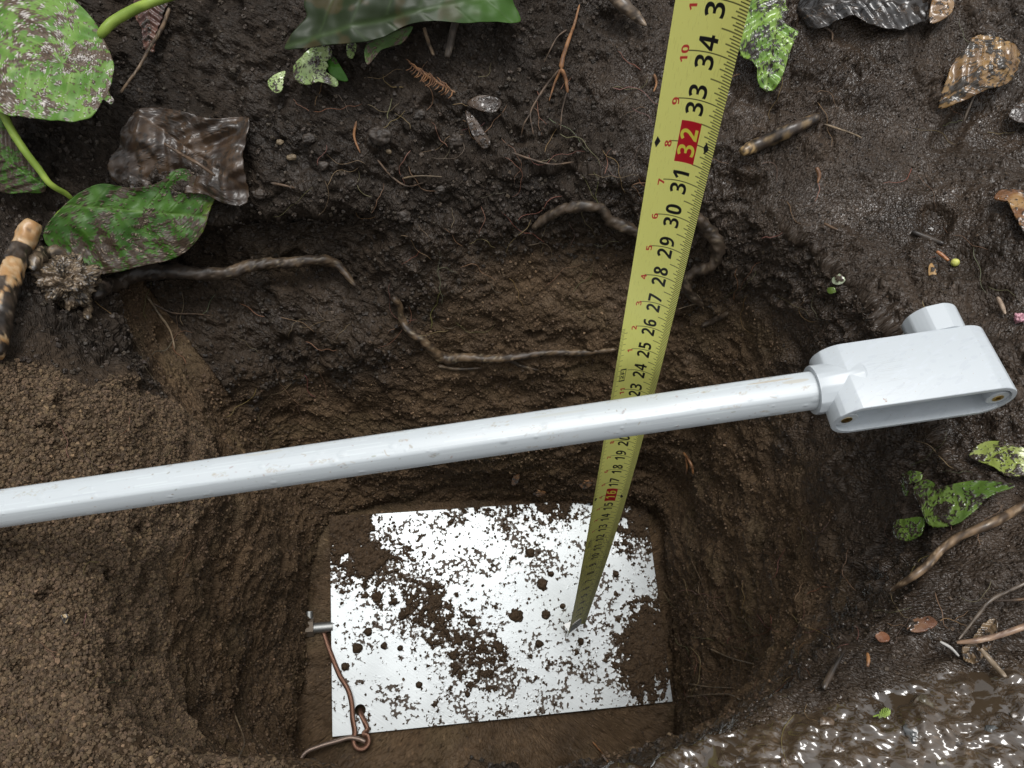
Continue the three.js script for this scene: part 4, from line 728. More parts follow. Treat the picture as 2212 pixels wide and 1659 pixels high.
stick([[2230, 1252], [2206, 1264], [2141, 1296], [2116, 1324], [2071, 1381]], [3, 4, 4, 3.5, 2.5], greyBark, 'thin bent grey twig over the muddy litter', { lift: 0.012, name: 'twig', cat: 'twig' });
stick([[2260, 1336], [2212, 1354], [2146, 1376], [2109, 1384], [2067, 1388]], [8, 7, 6, 6, 4], speck([0.34, 0.22, 0.14], [0.16, 0.10, 0.07], [0.55, 0.43, 0.33], 130, 33, 0.2), 'pale pinkish stripped twig crossing the thin grey one', { lift: 0.010, name: 'twig', cat: 'twig' });
stick([[2240, 1290], [2212, 1294], [2150, 1297], [2118, 1291]], [4, 3, 2, 1.2], brownR, 'fine brown twig lying under the bent grey twig', { lift: 0.006, name: 'twig', cat: 'twig' });
stick([[2119, 1402], [2146, 1434], [2172, 1462]], [5, 6, 5], speck([0.45, 0.36, 0.26], [0.2, 0.15, 0.1], [0.6, 0.5, 0.4], 120, 35), 'short pale stick at the edge of the puddled mud', { name: 'twig', cat: 'twig' });
stick([[2031, 1386], [2052, 1398], [2071, 1417]], [3, 3, 2.5], speck([0.62, 0.60, 0.57], [0.4, 0.38, 0.35], [0.75, 0.74, 0.72], 120, 36), 'small whitish bent twig lying in the wet mud', { name: 'twig', cat: 'twig' });
stick([[1836, 1384], [1812, 1425], [1795, 1455], [1778, 1488]], [3, 5, 7, 6], barkDark, 'dark flat stick pressed into the mud above the puddles', { lift: 0.003, name: 'twig', cat: 'twig' });
stick([[1874, 1411], [1876, 1425], [1874, 1440]], [3, 4, 3], orangeR, 'small orange chip of bark in the mud above the puddles', { name: 'twig', cat: 'twig' });
stick([[1388 + 553, 853], [0 + 1970, 868]].map(([u, v]) => [u - 160, v - 370]), [3, 2.5], brownR, 'straight brown twig pressed into the black mud above the fitting', { name: 'twig', cat: 'twig' });
stick([[1375 + 595, 500], [2005, 515], [2038, 527]], [6, 7, 5], darkRoot, 'mud-dark twig above the conduit fitting', { name: 'twig', cat: 'twig', lift: 0.002 });
stick([[1764, 362], [1770, 378], [1766, 395]], [4, 4, 2], orangeR, 'orange sliver of wood on the black mud below the broken stick', { name: 'twig', cat: 'twig' });
stick([[2155, 642], [2164, 660], [2171, 678]], [4, 5, 3], speck([0.40, 0.30, 0.22], [0.2, 0.14, 0.1], [0.55, 0.45, 0.35], 120, 37), 'pale sliver of wood beside the outlet hub', { name: 'twig', cat: 'twig' });
stick([[2135, 145], [2112, 190], [2088, 245], [2082, 262]], [3, 3, 2.4, 1.5], greyBark, 'thin leaf stalk hanging from the wet brown leaf', { name: 'twig', cat: 'twig', lift: 0.010 });
stick([[985, 40], [976, 80], [966, 124]], [8, 8, 7], greyBark, 'upright grey dead stalk beside the big dark leaf', { name: 'stalk', cat: 'stalk', lift: 0.012, mat: twigMat });
stick([[916, 60], [925, 90], [937, 120]], [4, 4, 3], barkTan, 'thin tan stalk hanging below the big dark leaf', { name: 'stalk', cat: 'stalk', lift: 0.012, mat: twigMat });
stick([[366, 18], [362, 30], [345, 70], [322, 105], [300, 145], [260, 200]], [4, 4, 4, 3.5, 3, 2.5], barkTan, 'thin tan stalk slanting behind the mud-splashed leaf', { name: 'stalk', cat: 'stalk', lift: 0.03, mat: twigMat });
stick([[355, 310], [390, 332], [430, 355], [465, 380]], [3, 3.5, 3.5, 3], brownR, 'thin brown stalk across the wet dead leaf', { name: 'stalk', cat: 'stalk', lift: 0.022, mat: wetBark });
{ // cut branch stub with peeled patches
  const l = [[75, 480, 0.040], [62, 500, 0.036], [46, 535, 0.03], [26, 585, 0.026], [10, 640, 0.022], [0, 700, 0.02], [-12, 770, 0.014]];
  const g = thing('branch_stub', 'cut branch with black wet bark peeled to orange wood beside the knobbly clod', 'branch');
  part(g, 'bark', knobbyTube(along(l, 0.02), pxr(l, [19, 22, 23, 23, 23, 22, 20]), { color: (x, y, z, t, th) => { const a = barkDark(x, y, z), w = [0.40, 0.22, 0.09], w2 = [0.50, 0.35, 0.20], n = fbm(x * 60 + 4, y * 60, z * 60, 3), m = t < 0.17 ? ss(-0.45, -0.2, n) : ss(0.30, 0.40, n + 0.55 * Math.exp(-(((t - 0.42) / 0.09) ** 2)) - 0.12 + 0.3 * Math.exp(-(((t - 0.2) / 0.05) ** 2)) * noise(x * 90, y * 90, 1)); const q = noise(x * 200, y * 200, z * 200); return a.map((v, i) => mix(v, mix(w[i], w2[i], ss(-0.3, 0.4, q)), m)); }, amp: 0.14, freq: 110, sides: 28, ends: 0.8 }), wetBark);
}
function lump(u, v, rx, lift, color, { amp = 0.4, freq = 60, sq = [1, 1, 1], seed = 0, det = 20 } = {}) {
  const c = hit(u, v, lift), R = rx / FSURV * c.z0, g = mergeVertices((() => { const q = new THREE.IcosahedronGeometry(1, det); q.deleteAttribute('uv'); q.deleteAttribute('normal'); return q; })()), p = g.attributes.position, cc = [];
  for (let i = 0; i < p.count; i++) { const x = p.getX(i), y = p.getY(i), z = p.getZ(i), w = 1 + amp * (fbm(x * freq * R + seed, y * freq * R, z * freq * R, 4, 0.6)); const X = c.x + x * R * w * sq[0], Y = c.y + y * R * w * sq[1], Z = c.z + z * R * w * sq[2]; p.setXYZ(i, X, Y, Z); const k = color(X, Y, Z); cc.push(k[0], k[1], k[2]); }
  g.setAttribute('color', new THREE.Float32BufferAttribute(cc, 3)); g.computeVertexNormals(); return g;
}
{
  const g = thing('bark_clod', 'knobbly clod of bark and earth next to the peeled branch', 'clod');
  const cc = speck([0.12, 0.085, 0.055], [0.02, 0.016, 0.012], [0.42, 0.32, 0.21], 60, 41, 0.12);
  part(g, 'core', lump(142, 606, 56, 0.016, cc, { amp: 0.42, freq: 75, sq: [1, 0.8, 0.95], seed: 4, det: 30 }), wetBark);
  const l = [[72, 585, 0.02], [78, 560, 0.03], [98, 545, 0.034], [125, 545, 0.032], [145, 552, 0.028]]; part(g, 'bark_curl', knobbyTube(along(l, 0.03), pxr(l, [10, 15, 15, 13, 8]), { color: cc, amp: 0.5, freq: 120, seed: 6 }), wetBark);
  const l2 = [[185, 640, 0.012], [188, 660, 0.008], [190, 690, 0.004]]; part(g, 'bark_curl', knobbyTube(along(l2, 0.008), pxr(l2, [14, 10, 6]), { color: cc, amp: 0.5, freq: 120, seed: 7 }), wetBark);
}

// ---------------------------------------------------------------- leaves
const gloss = phys({ vertexColors: true, roughness: 0.48, clearcoat: 0.08, clearcoatRoughness: 0.3, specularIntensity: 0.5 }), wetLeaf = phys({ vertexColors: true, roughness: 0.26, clearcoat: 0.5, clearcoatRoughness: 0.15 }), dullLeaf = std({ vertexColors: true, roughness: 0.5 });
const stemCol = speck([0.30, 0.40, 0.07], [0.19, 0.28, 0.045], [0.46, 0.50, 0.16], 50, 51, 0.5);
{ // mud-splashed leaf, upper left
  const g = thing('broad_leaf', 'bright green broad leaf splashed with mud and grit with painted white glints, on a thick stalk', 'leaf');
  const o = [[162, 0], [185, 22], [207, 50], [222, 80], [236, 112], [244, 140], [241, 175], [236, 200], [244, 213], [236, 222], [222, 214], [205, 236], [188, 254], [150, 259], [100, 255], [50, 250], [0, 238], [-60, 200], [-95, 120], [-80, 30], [-30, -40], [60, -65], [130, -32]];
  part(g, 'blade', leafGeo(o, { lift: 0.060, normal: [0.12, 0.80, 0.42], at: [120, 150], curl: -0.18, wave: 0.004, freq: 22, rings: 90, seg: 300, rib: [[225, 75], [-90, 190]], veins: 6, seed: 3, color: muddied([0.085, 0.185, 0.030], [0.15, 0.265, 0.055], [0.24, 0.34, 0.10], { cover: (a, b, r) => 0.10 - 0.25 * ss(0.72, 0.95, r), scale: 34, seed: 5, mud: [0.105, 0.074, 0.052], pale: [0.56, 0.52, 0.48], paleCover: 0.34 }) }), gloss);  // pale specks are glints of wet soil grains painted into the blade colour
  const h = (u, v, l) => hit(u, v, l); const l = [[214, 80, 0.056], [228, 62, 0.06], [240, 50, 0.06], [287, 22, 0.06], [325, 6, 0.058], [362, -6, 0.05], [420, -28, 0.035], [470, -50, 0.01]];
  part(g, 'stalk', knobbyTube(along(l), pxr(l, [8, 10, 10, 10, 9, 9, 9, 8]), { color: stemCol, amp: 0.05, sides: 18 }), gloss);
}
{
  const g = thing('folded_leaf', 'dark green muddy leaf half hidden under the mud-splashed leaf, with a long stalk', 'leaf');
  part(g, 'blade', leafGeo([[0, 245], [15, 275], [37, 307], [62, 335], [85, 355], [96, 390], [90, 412], [50, 416], [0, 415], [-60, 380], [-60, 270]], { lift: 0.030, normal: [0.1, 0.7, 0.6], curl: -0.25, rings: 50, seg: 180, rib: [[95, 400], [-60, 300]], seed: 9, color: muddied([0.03, 0.075, 0.01], [0.05, 0.115, 0.016], [0.09, 0.2, 0.03], { cover: 0.16, scale: 55, seed: 11, mud: [0.05, 0.035, 0.024] }) }), gloss);
  const l = [[-10, 218, 0.05], [5, 243, 0.048], [30, 290, 0.046], [55, 328, 0.042], [85, 367, 0.036], [108, 397, 0.028], [145, 420, 0.016], [158, 432, 0.01]];
  part(g, 'stalk', knobbyTube(along(l), pxr(l, [8, 8, 8, 7.5, 7, 6.5, 5.5, 4]), { color: stemCol, amp: 0.06, sides: 16 }), gloss);
}
{
  const g = thing('fallen_leaf', 'dark green leaf with a yellowing edge, half buried in mud above the thick root', 'leaf');
  const o = [[175, 415], [217, 397], [275, 405], [307, 404], [345, 392], [382, 366], [412, 366], [445, 375], [471, 397], [467, 422], [455, 452], [440, 500], [400, 545], [365, 562], [310, 574], [250, 588], [190, 590], [150, 560], [102, 527], [97, 497], [130, 455]];
  part(g, 'blade', leafGeo(o, { lift: 0.022, curl: 0.05, wave: 0.005, freq: 26, rings: 80, seg: 280, rib: [[140, 442], [470, 470]], veins: 6, seed: 14, color: muddied([0.026, 0.075, 0.008], [0.046, 0.115, 0.013], [0.09, 0.17, 0.03], { cover: (a, b, r) => -0.02 + 0.30 * ss(-0.005, 0.05, b + 0.25 * a), scale: 48, seed: 17, mud: [0.050, 0.034, 0.022], pale: [0.30, 0.23, 0.17], paleCover: 0.62, yellow: (a, b, r) => 0.85 * ss(0.055, 0.085, a + b * 0.35) * ss(-0.3, 0.4, noise(a * 80, b * 80, 2) + 0.2) }) }), gloss);
  const l = [[190, 412, 0.014], [165, 430, 0.016], [148, 443, 0.016], [128, 460, 0.014], [104, 484, 0.012]]; part(g, 'stalk', knobbyTube(along(l), pxr(l, [2, 4, 4, 4, 1.5]), { color: stemCol, sides: 10, amp: 0.1 }), gloss);
}
{
  const g = thing('drooping_leaf', 'large dark olive glossy leaf hanging over the back bank', 'leaf');
  const o = [[650, -5], [656, 25], [640, 48], [622, 70], [608, 97], [653, 99], [703, 96], [778, 93], [815, 83], [848, 68], [878, 53], [928, 46], [1003, 47], [1078, 41], [1110, 41], [1127, 34], [1124, 18], [1112, -5], [1090, -70], [900, -120], [700, -80]];
  part(g, 'blade', leafGeo(o, { lift: 0.045, normal: [0.05, 0.62, 0.62], at: [860, 60], curl: -0.14, wave: 0.008, freq: 18, rings: 60, seg: 260, ridge: 0.0002, rib: [[612, 92], [1120, -30]], veins: 7, seed: 23, color: (a, b, r, vn) => { const n = fbm(a * 28 + 4, b * 28, 3, 3), gk = ss(0.02, 0.10, a); let c = [0, 1, 2].map((k) => mix([0.016, 0.026, 0.008][k], [0.036, 0.092, 0.010][k], gk)); const br = ss(0.12, 0.3, n) * (1 - gk) * 0.8; c = c.map((x, k) => mix(x, [0.045, 0.035, 0.012][k], br)); const bl = ss(-0.10, -0.14, a); c = c.map((x, k) => mix(x, [0.060, 0.032, 0.020][k], bl)); return [...c.map((x, k) => mix(x, [0.06, 0.10, 0.03][k], vn * 0.4)), 0]; } }), gloss);
  part(g, 'folded_lobe', leafGeo([[790, 98], [830, 78], [888, 58], [880, 78], [868, 93], [820, 110], [792, 140], [786, 120]], { lift: 0.034, normal: [0.3, 0.5, 0.8], at: [840, 90], curl: 0.3, rings: 20, seg: 90, seed: 25, color: muddied([0.035, 0.075, 0.012], [0.055, 0.10, 0.02], [0.08, 0.12, 0.03], { cover: 0.0, seed: 3 }) }), gloss);
}
const paleSpot = (sd) => muddied([0.36, 0.45, 0.19], [0.25, 0.36, 0.11], [0.45, 0.53, 0.3], { cover: 0.03, scale: 95, seed: sd, mud: [0.05, 0.036, 0.026] });
const deadMat = phys({ vertexColors: true, roughness: 0.42, clearcoat: 0.22, clearcoatRoughness: 0.2 });
const torn = (o, label, color, opt = {}) => single('torn_leaf', leafGeo(o, { lift: opt.lift ?? 0.014, normal: opt.normal, curl: opt.curl ?? -0.2, wave: opt.wave ?? 0.0022, freq: opt.freq ?? 50, rings: opt.rings ?? 34, seg: opt.seg ?? 130, rough: opt.rough ?? 0.05, seed: o[0][0], rib: opt.rib, color }), opt.mat || wetLeaf, label, 'leaf', opt.group);
torn([[683, 93], [703, 94], [717, 110], [714, 124], [702, 126], [708, 140], [703, 152], [727, 172], [726, 185], [688, 177], [673, 181], [653, 180], [630, 164], [633, 137], [650, 122], [664, 108]], 'pale green torn leaf with brown spots under the big dark leaf', paleSpot(3), { lift: 0.020 });
torn([[706, 135], [716, 118], [735, 142], [749, 172], [727, 171], [712, 158]], 'small dark green leaf tip beside the pale torn leaf', muddied([0.04, 0.13, 0.012], [0.06, 0.17, 0.02], [0.1, 0.2, 0.04], { cover: -0.3 }), { lift: 0.014, mat: gloss });
torn([[578, 175], [590, 162], [615, 153], [613, 172], [609, 195], [597, 201], [581, 188]], 'curled pale green scrap of leaf left of the spotted torn leaf', paleSpot(9), { lift: 0.014 });
torn([[750, 94], [768, 93], [769, 107], [761, 126], [751, 122]], 'small whitish scrap of leaf right of the spotted torn leaf', paleSpot(12), { lift: 0.016 });
torn([[1600, 20], [1625, -40], [1695, -40], [1699, 2], [1705, 18], [1692, 26], [1697, 50], [1725, 66], [1719, 82], [1706, 112], [1693, 155], [1678, 181], [1659, 187], [1639, 171], [1634, 140], [1600, 108]], 'bright green torn leaf with black mud streaks behind the top of the tape', muddied([0.13, 0.25, 0.03], [0.21, 0.34, 0.05], [0.33, 0.42, 0.13], { cover: 0.02, scale: 70, seed: 33, mud: [0.03, 0.023, 0.018] }), { lift: 0.022, rings: 60, seg: 220, rib: [[1690, -20], [1655, 185]], curl: -0.35 });
const mudLeaf = (sd, cov) => muddied([0.075, 0.135, 0.022], [0.13, 0.20, 0.04], [0.18, 0.25, 0.08], { cover: cov, scale: 60, seed: sd, mud: [0.034, 0.026, 0.019] });
torn([[1966, 1047], [1996, 1033], [2034, 1050], [2079, 1042], [2109, 1035], [2182, 1040], [2150, 1060], [2121, 1082], [2096, 1110], [2059, 1132], [2004, 1132], [1984, 1095]], 'mud-smeared green leaf sunk in the wet mud above the long stick', mudLeaf(41, 0.10), { lift: 0.014, rings: 56, seg: 200 });
torn([[1946, 1024], [1984, 1020], [1986, 1036], [1966, 1050], [1949, 1072]], 'green leaf scrap sticking out of the mud by the smeared leaf', mudLeaf(45, 0.02), { lift: 0.012 });
torn([[1929, 1130], [1960, 1120], [1986, 1116], [1985, 1146], [1954, 1168], [1926, 1150]], 'green leaf scrap sunk in the mud below the smeared leaf', mudLeaf(48, 0.06), { lift: 0.012 });
torn([[2092, 980], [2121, 954], [2159, 953], [2212, 968], [2270, 990], [2250, 1030], [2212, 1028], [2176, 1029], [2146, 1007]], 'yellow-green muddy leaf below the conduit fitting', muddied([0.26, 0.32, 0.07], [0.34, 0.38, 0.13], [0.4, 0.45, 0.2], { cover: 0.10, scale: 55, seed: 52, mud: [0.05, 0.038, 0.028] }), { lift: 0.006, rings: 50, seg: 180 });
const deadLeaf = (sd, b1 = [0.034, 0.020, 0.012], b2 = [0.066, 0.039, 0.021]) => muddied(b1, b2, [0.12, 0.075, 0.045], { cover: 0.0, scale: 40, seed: sd, mud: [0.035, 0.025, 0.018] });
torn([[262, 318], [300, 236], [390, 240], [450, 257], [540, 257], [532, 330], [532, 440], [488, 440], [440, 420], [345, 420], [275, 412], [243, 370]], 'crumpled wet brown dead leaf behind the fallen green leaf', deadLeaf(61), { lift: 0.008, normal: [0, 0.7, 0.7], rings: 60, seg: 200, curl: 0.1, wave: 0.010, freq: 26, mat: deadMat, rib: [[300, 245], [520, 400]], rough: 0.03 });
torn([[288, -10], [358, -10], [352, 30], [337, 70], [326, 112], [310, 104], [304, 60], [291, 35]], 'wet reddish brown leaf beside the thick green stalk', deadLeaf(64, [0.075, 0.035, 0.028], [0.13, 0.06, 0.04]), { lift: 0.012, mat: deadMat, rib: [[320, -10], [322, 110]] });
torn([[2059, 188], [2069, 140], [2092, 100], [2112, 74], [2146, 69], [2184, 80], [2230, 78], [2260, 120], [2215, 142], [2184, 176], [2134, 192], [2096, 209], [2064, 214]], 'wet orange-brown curled leaf on the black mud at the upper right', muddied([0.16, 0.085, 0.030], [0.30, 0.18, 0.07], [0.2, 0.12, 0.06], { cover: 0.02, scale: 45, seed: 67, mud: [0.04, 0.03, 0.02] }), { lift: 0.018, rings: 60, seg: 200, curl: -0.5, rib: [[2060, 200], [2240, 100]] });
torn([[1736, -30], [1741, 26], [1771, 52], [1809, 39], [1846, 33], [1884, 52], [1946, 57], [1984, 39], [2009, 26], [2011, -40], [1870, -70]], 'black wet shiny leaf lying on the mud right of the green torn leaf', muddied([0.016, 0.014, 0.013], [0.030, 0.024, 0.02], [0.04, 0.032, 0.026], { cover: -0.3, seed: 71 }), { lift: 0.016, rings: 50, seg: 180, curl: -0.3, rib: [[1740, 0], [2010, 0]] });
torn([[2009, 25], [2021, -8], [2059, -10], [2060, 20], [2039, 41], [2011, 49]], 'ochre brown scrap of leaf next to the black shiny leaf', deadLeaf(74, [0.18, 0.10, 0.04], [0.30, 0.18, 0.08]), { lift: 0.014 });
torn([[1008, 222], [1040, 205], [1083, 218], [1072, 240], [1045, 242]], 'brown wet leaf on the crumbly bank right of the dry sprig', deadLeaf(76), { lift: 0.012 });
torn([[1005, 237], [1020, 248], [1042, 278], [1060, 312], [1045, 321], [1018, 286]], 'narrow brown leaf folded down the crumbly bank', deadLeaf(78), { lift: 0.010 });
torn([[2196, 470], [2170, 430], [2150, 425], [2165, 405], [2230, 420], [2260, 480], [2220, 500]], 'red-brown wet leaf at the edge of the mud above the fitting', deadLeaf(81, [0.15, 0.065, 0.025], [0.32, 0.19, 0.08]), { lift: 0.010 });
torn([[2184, 245], [2212, 215], [2260, 210], [2260, 265], [2205, 262]], 'brown glossy leaf below the orange-brown curled leaf', deadLeaf(83), { lift: 0.010 });
torn([[1890, 1372], [1905, 1363], [1920, 1370], [1919, 1382], [1900, 1384]], 'small reddish brown leaf flake in the mud above the puddles', deadLeaf(86, [0.17, 0.07, 0.035], [0.28, 0.14, 0.08]), { lift: 0.006, rings: 16, seg: 60 });
torn([[1958, 1357], [1975, 1335], [2010, 1328], [2025, 1345], [2005, 1362], [1975, 1366]], 'broad brown leaf flake under the twigs in the mud', deadLeaf(88, [0.13, 0.06, 0.035], [0.22, 0.12, 0.07]), { lift: 0.005, rings: 20, seg: 80 });
torn([[2078, 1400], [2100, 1380], [2125, 1345], [2150, 1330], [2155, 1370], [2130, 1410], [2110, 1430], [2085, 1425]], 'striped brown leaf curling down under the pale twig', deadLeaf(90, [0.13, 0.085, 0.045], [0.22, 0.15, 0.08]), { lift: 0.006, rings: 24, seg: 90, rib: [[2150, 1335], [2090, 1425]] });
{ // fresh little leaf on the puddles
  const g = thing('seedling_leaf', 'tiny fresh green leaf lying on the puddled mud', 'leaf');
  part(g, 'blade', leafGeo([[1897, 1545], [1903, 1533], [1912, 1528], [1922, 1530], [1923, 1541], [1914, 1547], [1903, 1547]], { lift: 0.007, rings: 18, seg: 60, curl: -0.4, rib: [[1897, 1547], [1923, 1532]], color: muddied([0.28, 0.40, 0.07], [0.36, 0.48, 0.12], [0.5, 0.6, 0.25], { cover: -0.5 }) }), wetLeaf);
  const l = [[1886, 1548], [1892, 1546], [1899, 1544]]; part(g, 'stalk', knobbyTube(along(l, 0.007), pxr(l, [1.4, 1.8, 1.8]), { color: stemCol, sides: 8 }), gloss);
}
// small bright bits on the mud
single('seed', lump(2063, 567, 9, 0.004, speck([0.58, 0.58, 0.14], [0.4, 0.42, 0.08], [0.7, 0.7, 0.3], 200, 61), { amp: 0.2, det: 6 }), dullLeaf, 'yellow-green seed ball on the black mud above the fitting', 'seed');
single('flower_scrap', lump(2203, 687, 11, 0.004, speck([0.62, 0.33, 0.38], [0.4, 0.18, 0.22], [0.8, 0.6, 0.62], 260, 63), { amp: 0.6, freq: 300, det: 8 }), dullLeaf, 'pink blossom scrap on the mud beside the fitting', 'flower');
stick([[2023, 543], [2036, 552], [2049, 563]], [3, 3.5, 3], speck([0.42, 0.17, 0.06], [0.25, 0.09, 0.03], [0.6, 0.4, 0.25], 300, 64), 'orange seed stalk next to the yellow-green seed ball', { name: 'seed_stalk', cat: 'stalk', amp: 0.35 });
torn([[2006, 575], [2012, 567], [2019, 578], [2024, 590], [2008, 596]], 'orange curled flake of leaf near the yellow-green seed ball', deadLeaf(92, [0.30, 0.15, 0.05], [0.45, 0.28, 0.12]), { rings: 12, seg: 50, lift: 0.004 });
torn([[1796, 603], [1812, 592], [1823, 606], [1814, 615], [1798, 612]], 'whitish green flake on the black mud right of the niche', muddied([0.45, 0.52, 0.34], [0.55, 0.6, 0.42], [0.6, 0.65, 0.5], { cover: -0.05, scale: 120 }), { rings: 12, seg: 50, lift: 0.003 });
torn([[1785, 624], [1800, 622], [1803, 632], [1790, 634]], 'small yellow-green flake below the whitish one', mudLeaf(95, -0.2), { rings: 10, seg: 40, lift: 0.003 });
torn([[36, 940], [55, 938], [46, 958]].map(([u, v]) => [u + 95, v + 390]), 'small curled tan flake on the brown crumbs', deadLeaf(97, [0.45, 0.33, 0.18], [0.55, 0.42, 0.25]), { rings: 8, seg: 36, lift: 0.004 });

for (const [o, label] of [[[[1105, 1042], [1112, 1028], [1122, 1026], [1116, 1045], [1108, 1052]], 'orange-brown leaf scrap low on the back wall beside the plate'], [[[1150, 1068], [1162, 1060], [1180, 1066], [1168, 1074]], 'flat orange leaf scrap at the back edge of the plate'], [[[1250, 1050], [1262, 1040], [1278, 1038], [1280, 1050], [1262, 1056]], 'tan leaf scrap behind the foot of the tape']]) torn(o, label, deadLeaf(o[0][0], [0.22, 0.10, 0.04], [0.36, 0.19, 0.09]), { rings: 10, seg: 44, lift: 0.004 });
stick([[1477, 978], [1488, 994], [1495, 1008], [1497, 1024]], [2.5, 3, 3, 2], orangeR, 'frayed orange fibre hanging on the right pit wall under the conduit', { name: 'fibre', cat: 'fibre' });
stick([[1482, 990], [1484, 1010], [1482, 1024]], [2, 2.4, 1.6], orangeR, 'shorter orange fibre beside the frayed one under the conduit', { name: 'fibre', cat: 'fibre' });
for (const [u, v, s, k] of [[603, 307, 8, 0], [628, 338, 9, 0], [839, 328, 6, 0], [665, 304, 14, 1], [822, 292, 20, 1], [905, 250, 14, 1], [700, 360, 12, 1], [980, 300, 15, 1], [760, 395, 13, 1], [560, 420, 14, 1], [870, 470, 15, 1], [950, 410, 12, 1]]) { const c = k ? [0.045, 0.033, 0.024] : [0.17, 0.125, 0.075]; single('stone', lump(u, v, s, 0.002, speck(c, c.map((x) => x * 0.5), c.map((x) => x * 1.6), 100, u), { amp: 0.7, freq: 60, sq: [1, 0.8, 0.85], seed: u, det: 10 }), twigMat, k ? 'dark earthy clod among the crumbs of the back bank' : 'small pale tan stone among the dark crumbs of the back bank', k ? 'clod' : 'stone', k ? 'dark clods on the back bank' : 'tan stones on the back bank'); }

// ---------------------------------------------------------------- pebbles in the puddled mud
{
  const r = rng(303), list = [
    [2108, 1517, 19, 'oval olive brown pebble in the puddled mud, below the short pale stick', 0], [1998, 1522, 21, 'flat olive pebble half sunk beside the tiny fresh leaf', 0], [1988, 1590, 27, 'long blue-grey pebble with a wet rim in the puddles', 1],
    [1785, 1565, 16, 'tan pebble sunk at the dry edge of the puddled mud', 2], [1745, 1606, 17, 'brown pebble beside the tan one in the puddled mud', 3], [1815, 1622, 16, 'tan pebble between the puddles, smaller than the blue-grey one', 2],
    [2070, 1600, 15, 'dark pebble next to the long blue-grey pebble', 3], [2140, 1578, 15, 'small grey pebble below the oval olive pebble', 1], [2195, 1548, 14, 'olive pebble near the oval olive one', 0], [2150, 1630, 18, 'brown pebble deep in the puddles', 3],
    [2040, 1648, 17, 'olive pebble under the long blue-grey pebble', 0], [1700, 1650, 14, 'tan pebble on the rim side of the puddled mud', 2], [1600, 1646, 13, 'dark pebble on the rim side of the puddled mud', 3], [1920, 1652, 15, 'grey pebble in the puddle below the tiny fresh leaf', 1]];
  const tones = [[0.085, 0.066, 0.034], [0.085, 0.088, 0.086], [0.12, 0.078, 0.046], [0.055, 0.04, 0.028]];
  list.forEach(([u, v, s, label, k], i) => {
    const c = tones[k], md = [0.066, 0.046, 0.029], f0 = speck(c, c.map((x) => x * 0.5), c.map((x) => x * 1.7), 120, i * 3.1, 0.3);
    const cc = (x, y, z) => { const q = f0(x, y, z), m = ss(-0.05, 0.3, fbm(x * 140 + i, y * 140, z * 140, 3)); return q.map((w, j) => mix(w, md[j], m)); };
    single('pebble', lump(u, v, s, -0.0001 * s, cc, { amp: 0.55, freq: 55, sq: [1, 0.42, 0.7 + 0.4 * r()], seed: i * 7, det: 12 }), wetLeaf, label, 'pebble', 'pebbles in the puddled mud');
  });
}

// ---------------------------------------------------------------- hair roots matted through bank and walls
{
  const r = rng(919), geos = [];
  const zones = [[600, 150, 1400, 480, 60], [850, 480, 1350, 720, 26], [1500, 100, 2150, 700, 34], [1450, 1250, 1750, 1560, 46], [230, 660, 800, 900, 24], [1650, 950, 2150, 1400, 24], [0, 760, 420, 1600, 20]];
  for (const [u0, v0, u1, v1, n] of zones) for (let i = 0; i < n; i++) {
    let u = mix(u0, u1, r()), v = mix(v0, v1, r()), a = r() * 6.28; const l = [[u, v]], st = 7 + 12 * r();
    for (let k = 0; k < 4 + 4 * r(); k++) { a += (r() - 0.5) * 1.5; u += Math.cos(a) * st; v += Math.sin(a) * st; l.push([u, v]); }
    const c = [0.10 + 0.10 * r(), 0.065 + 0.06 * r(), 0.036 + 0.03 * r()], z0 = hit(u, v).z0, w = (0.55 + 0.7 * r()) / FSURV * z0;
    geos.push(knobbyTube(along(l, 0.0012 + 0.002 * r()), l.map((_, k) => w * (1 - 0.6 * k / l.length)), { color: () => c, sides: 4, seg: 14, amp: 0 }));
  }
  const m = new THREE.Mesh(mergeGeometries(geos), twigMat); m.name = 'hair_roots'; m.userData = { kind: 'stuff', label: 'hair-fine brown roots matted in the soil', category: 'roots' }; scene.add(shadows(m));
}

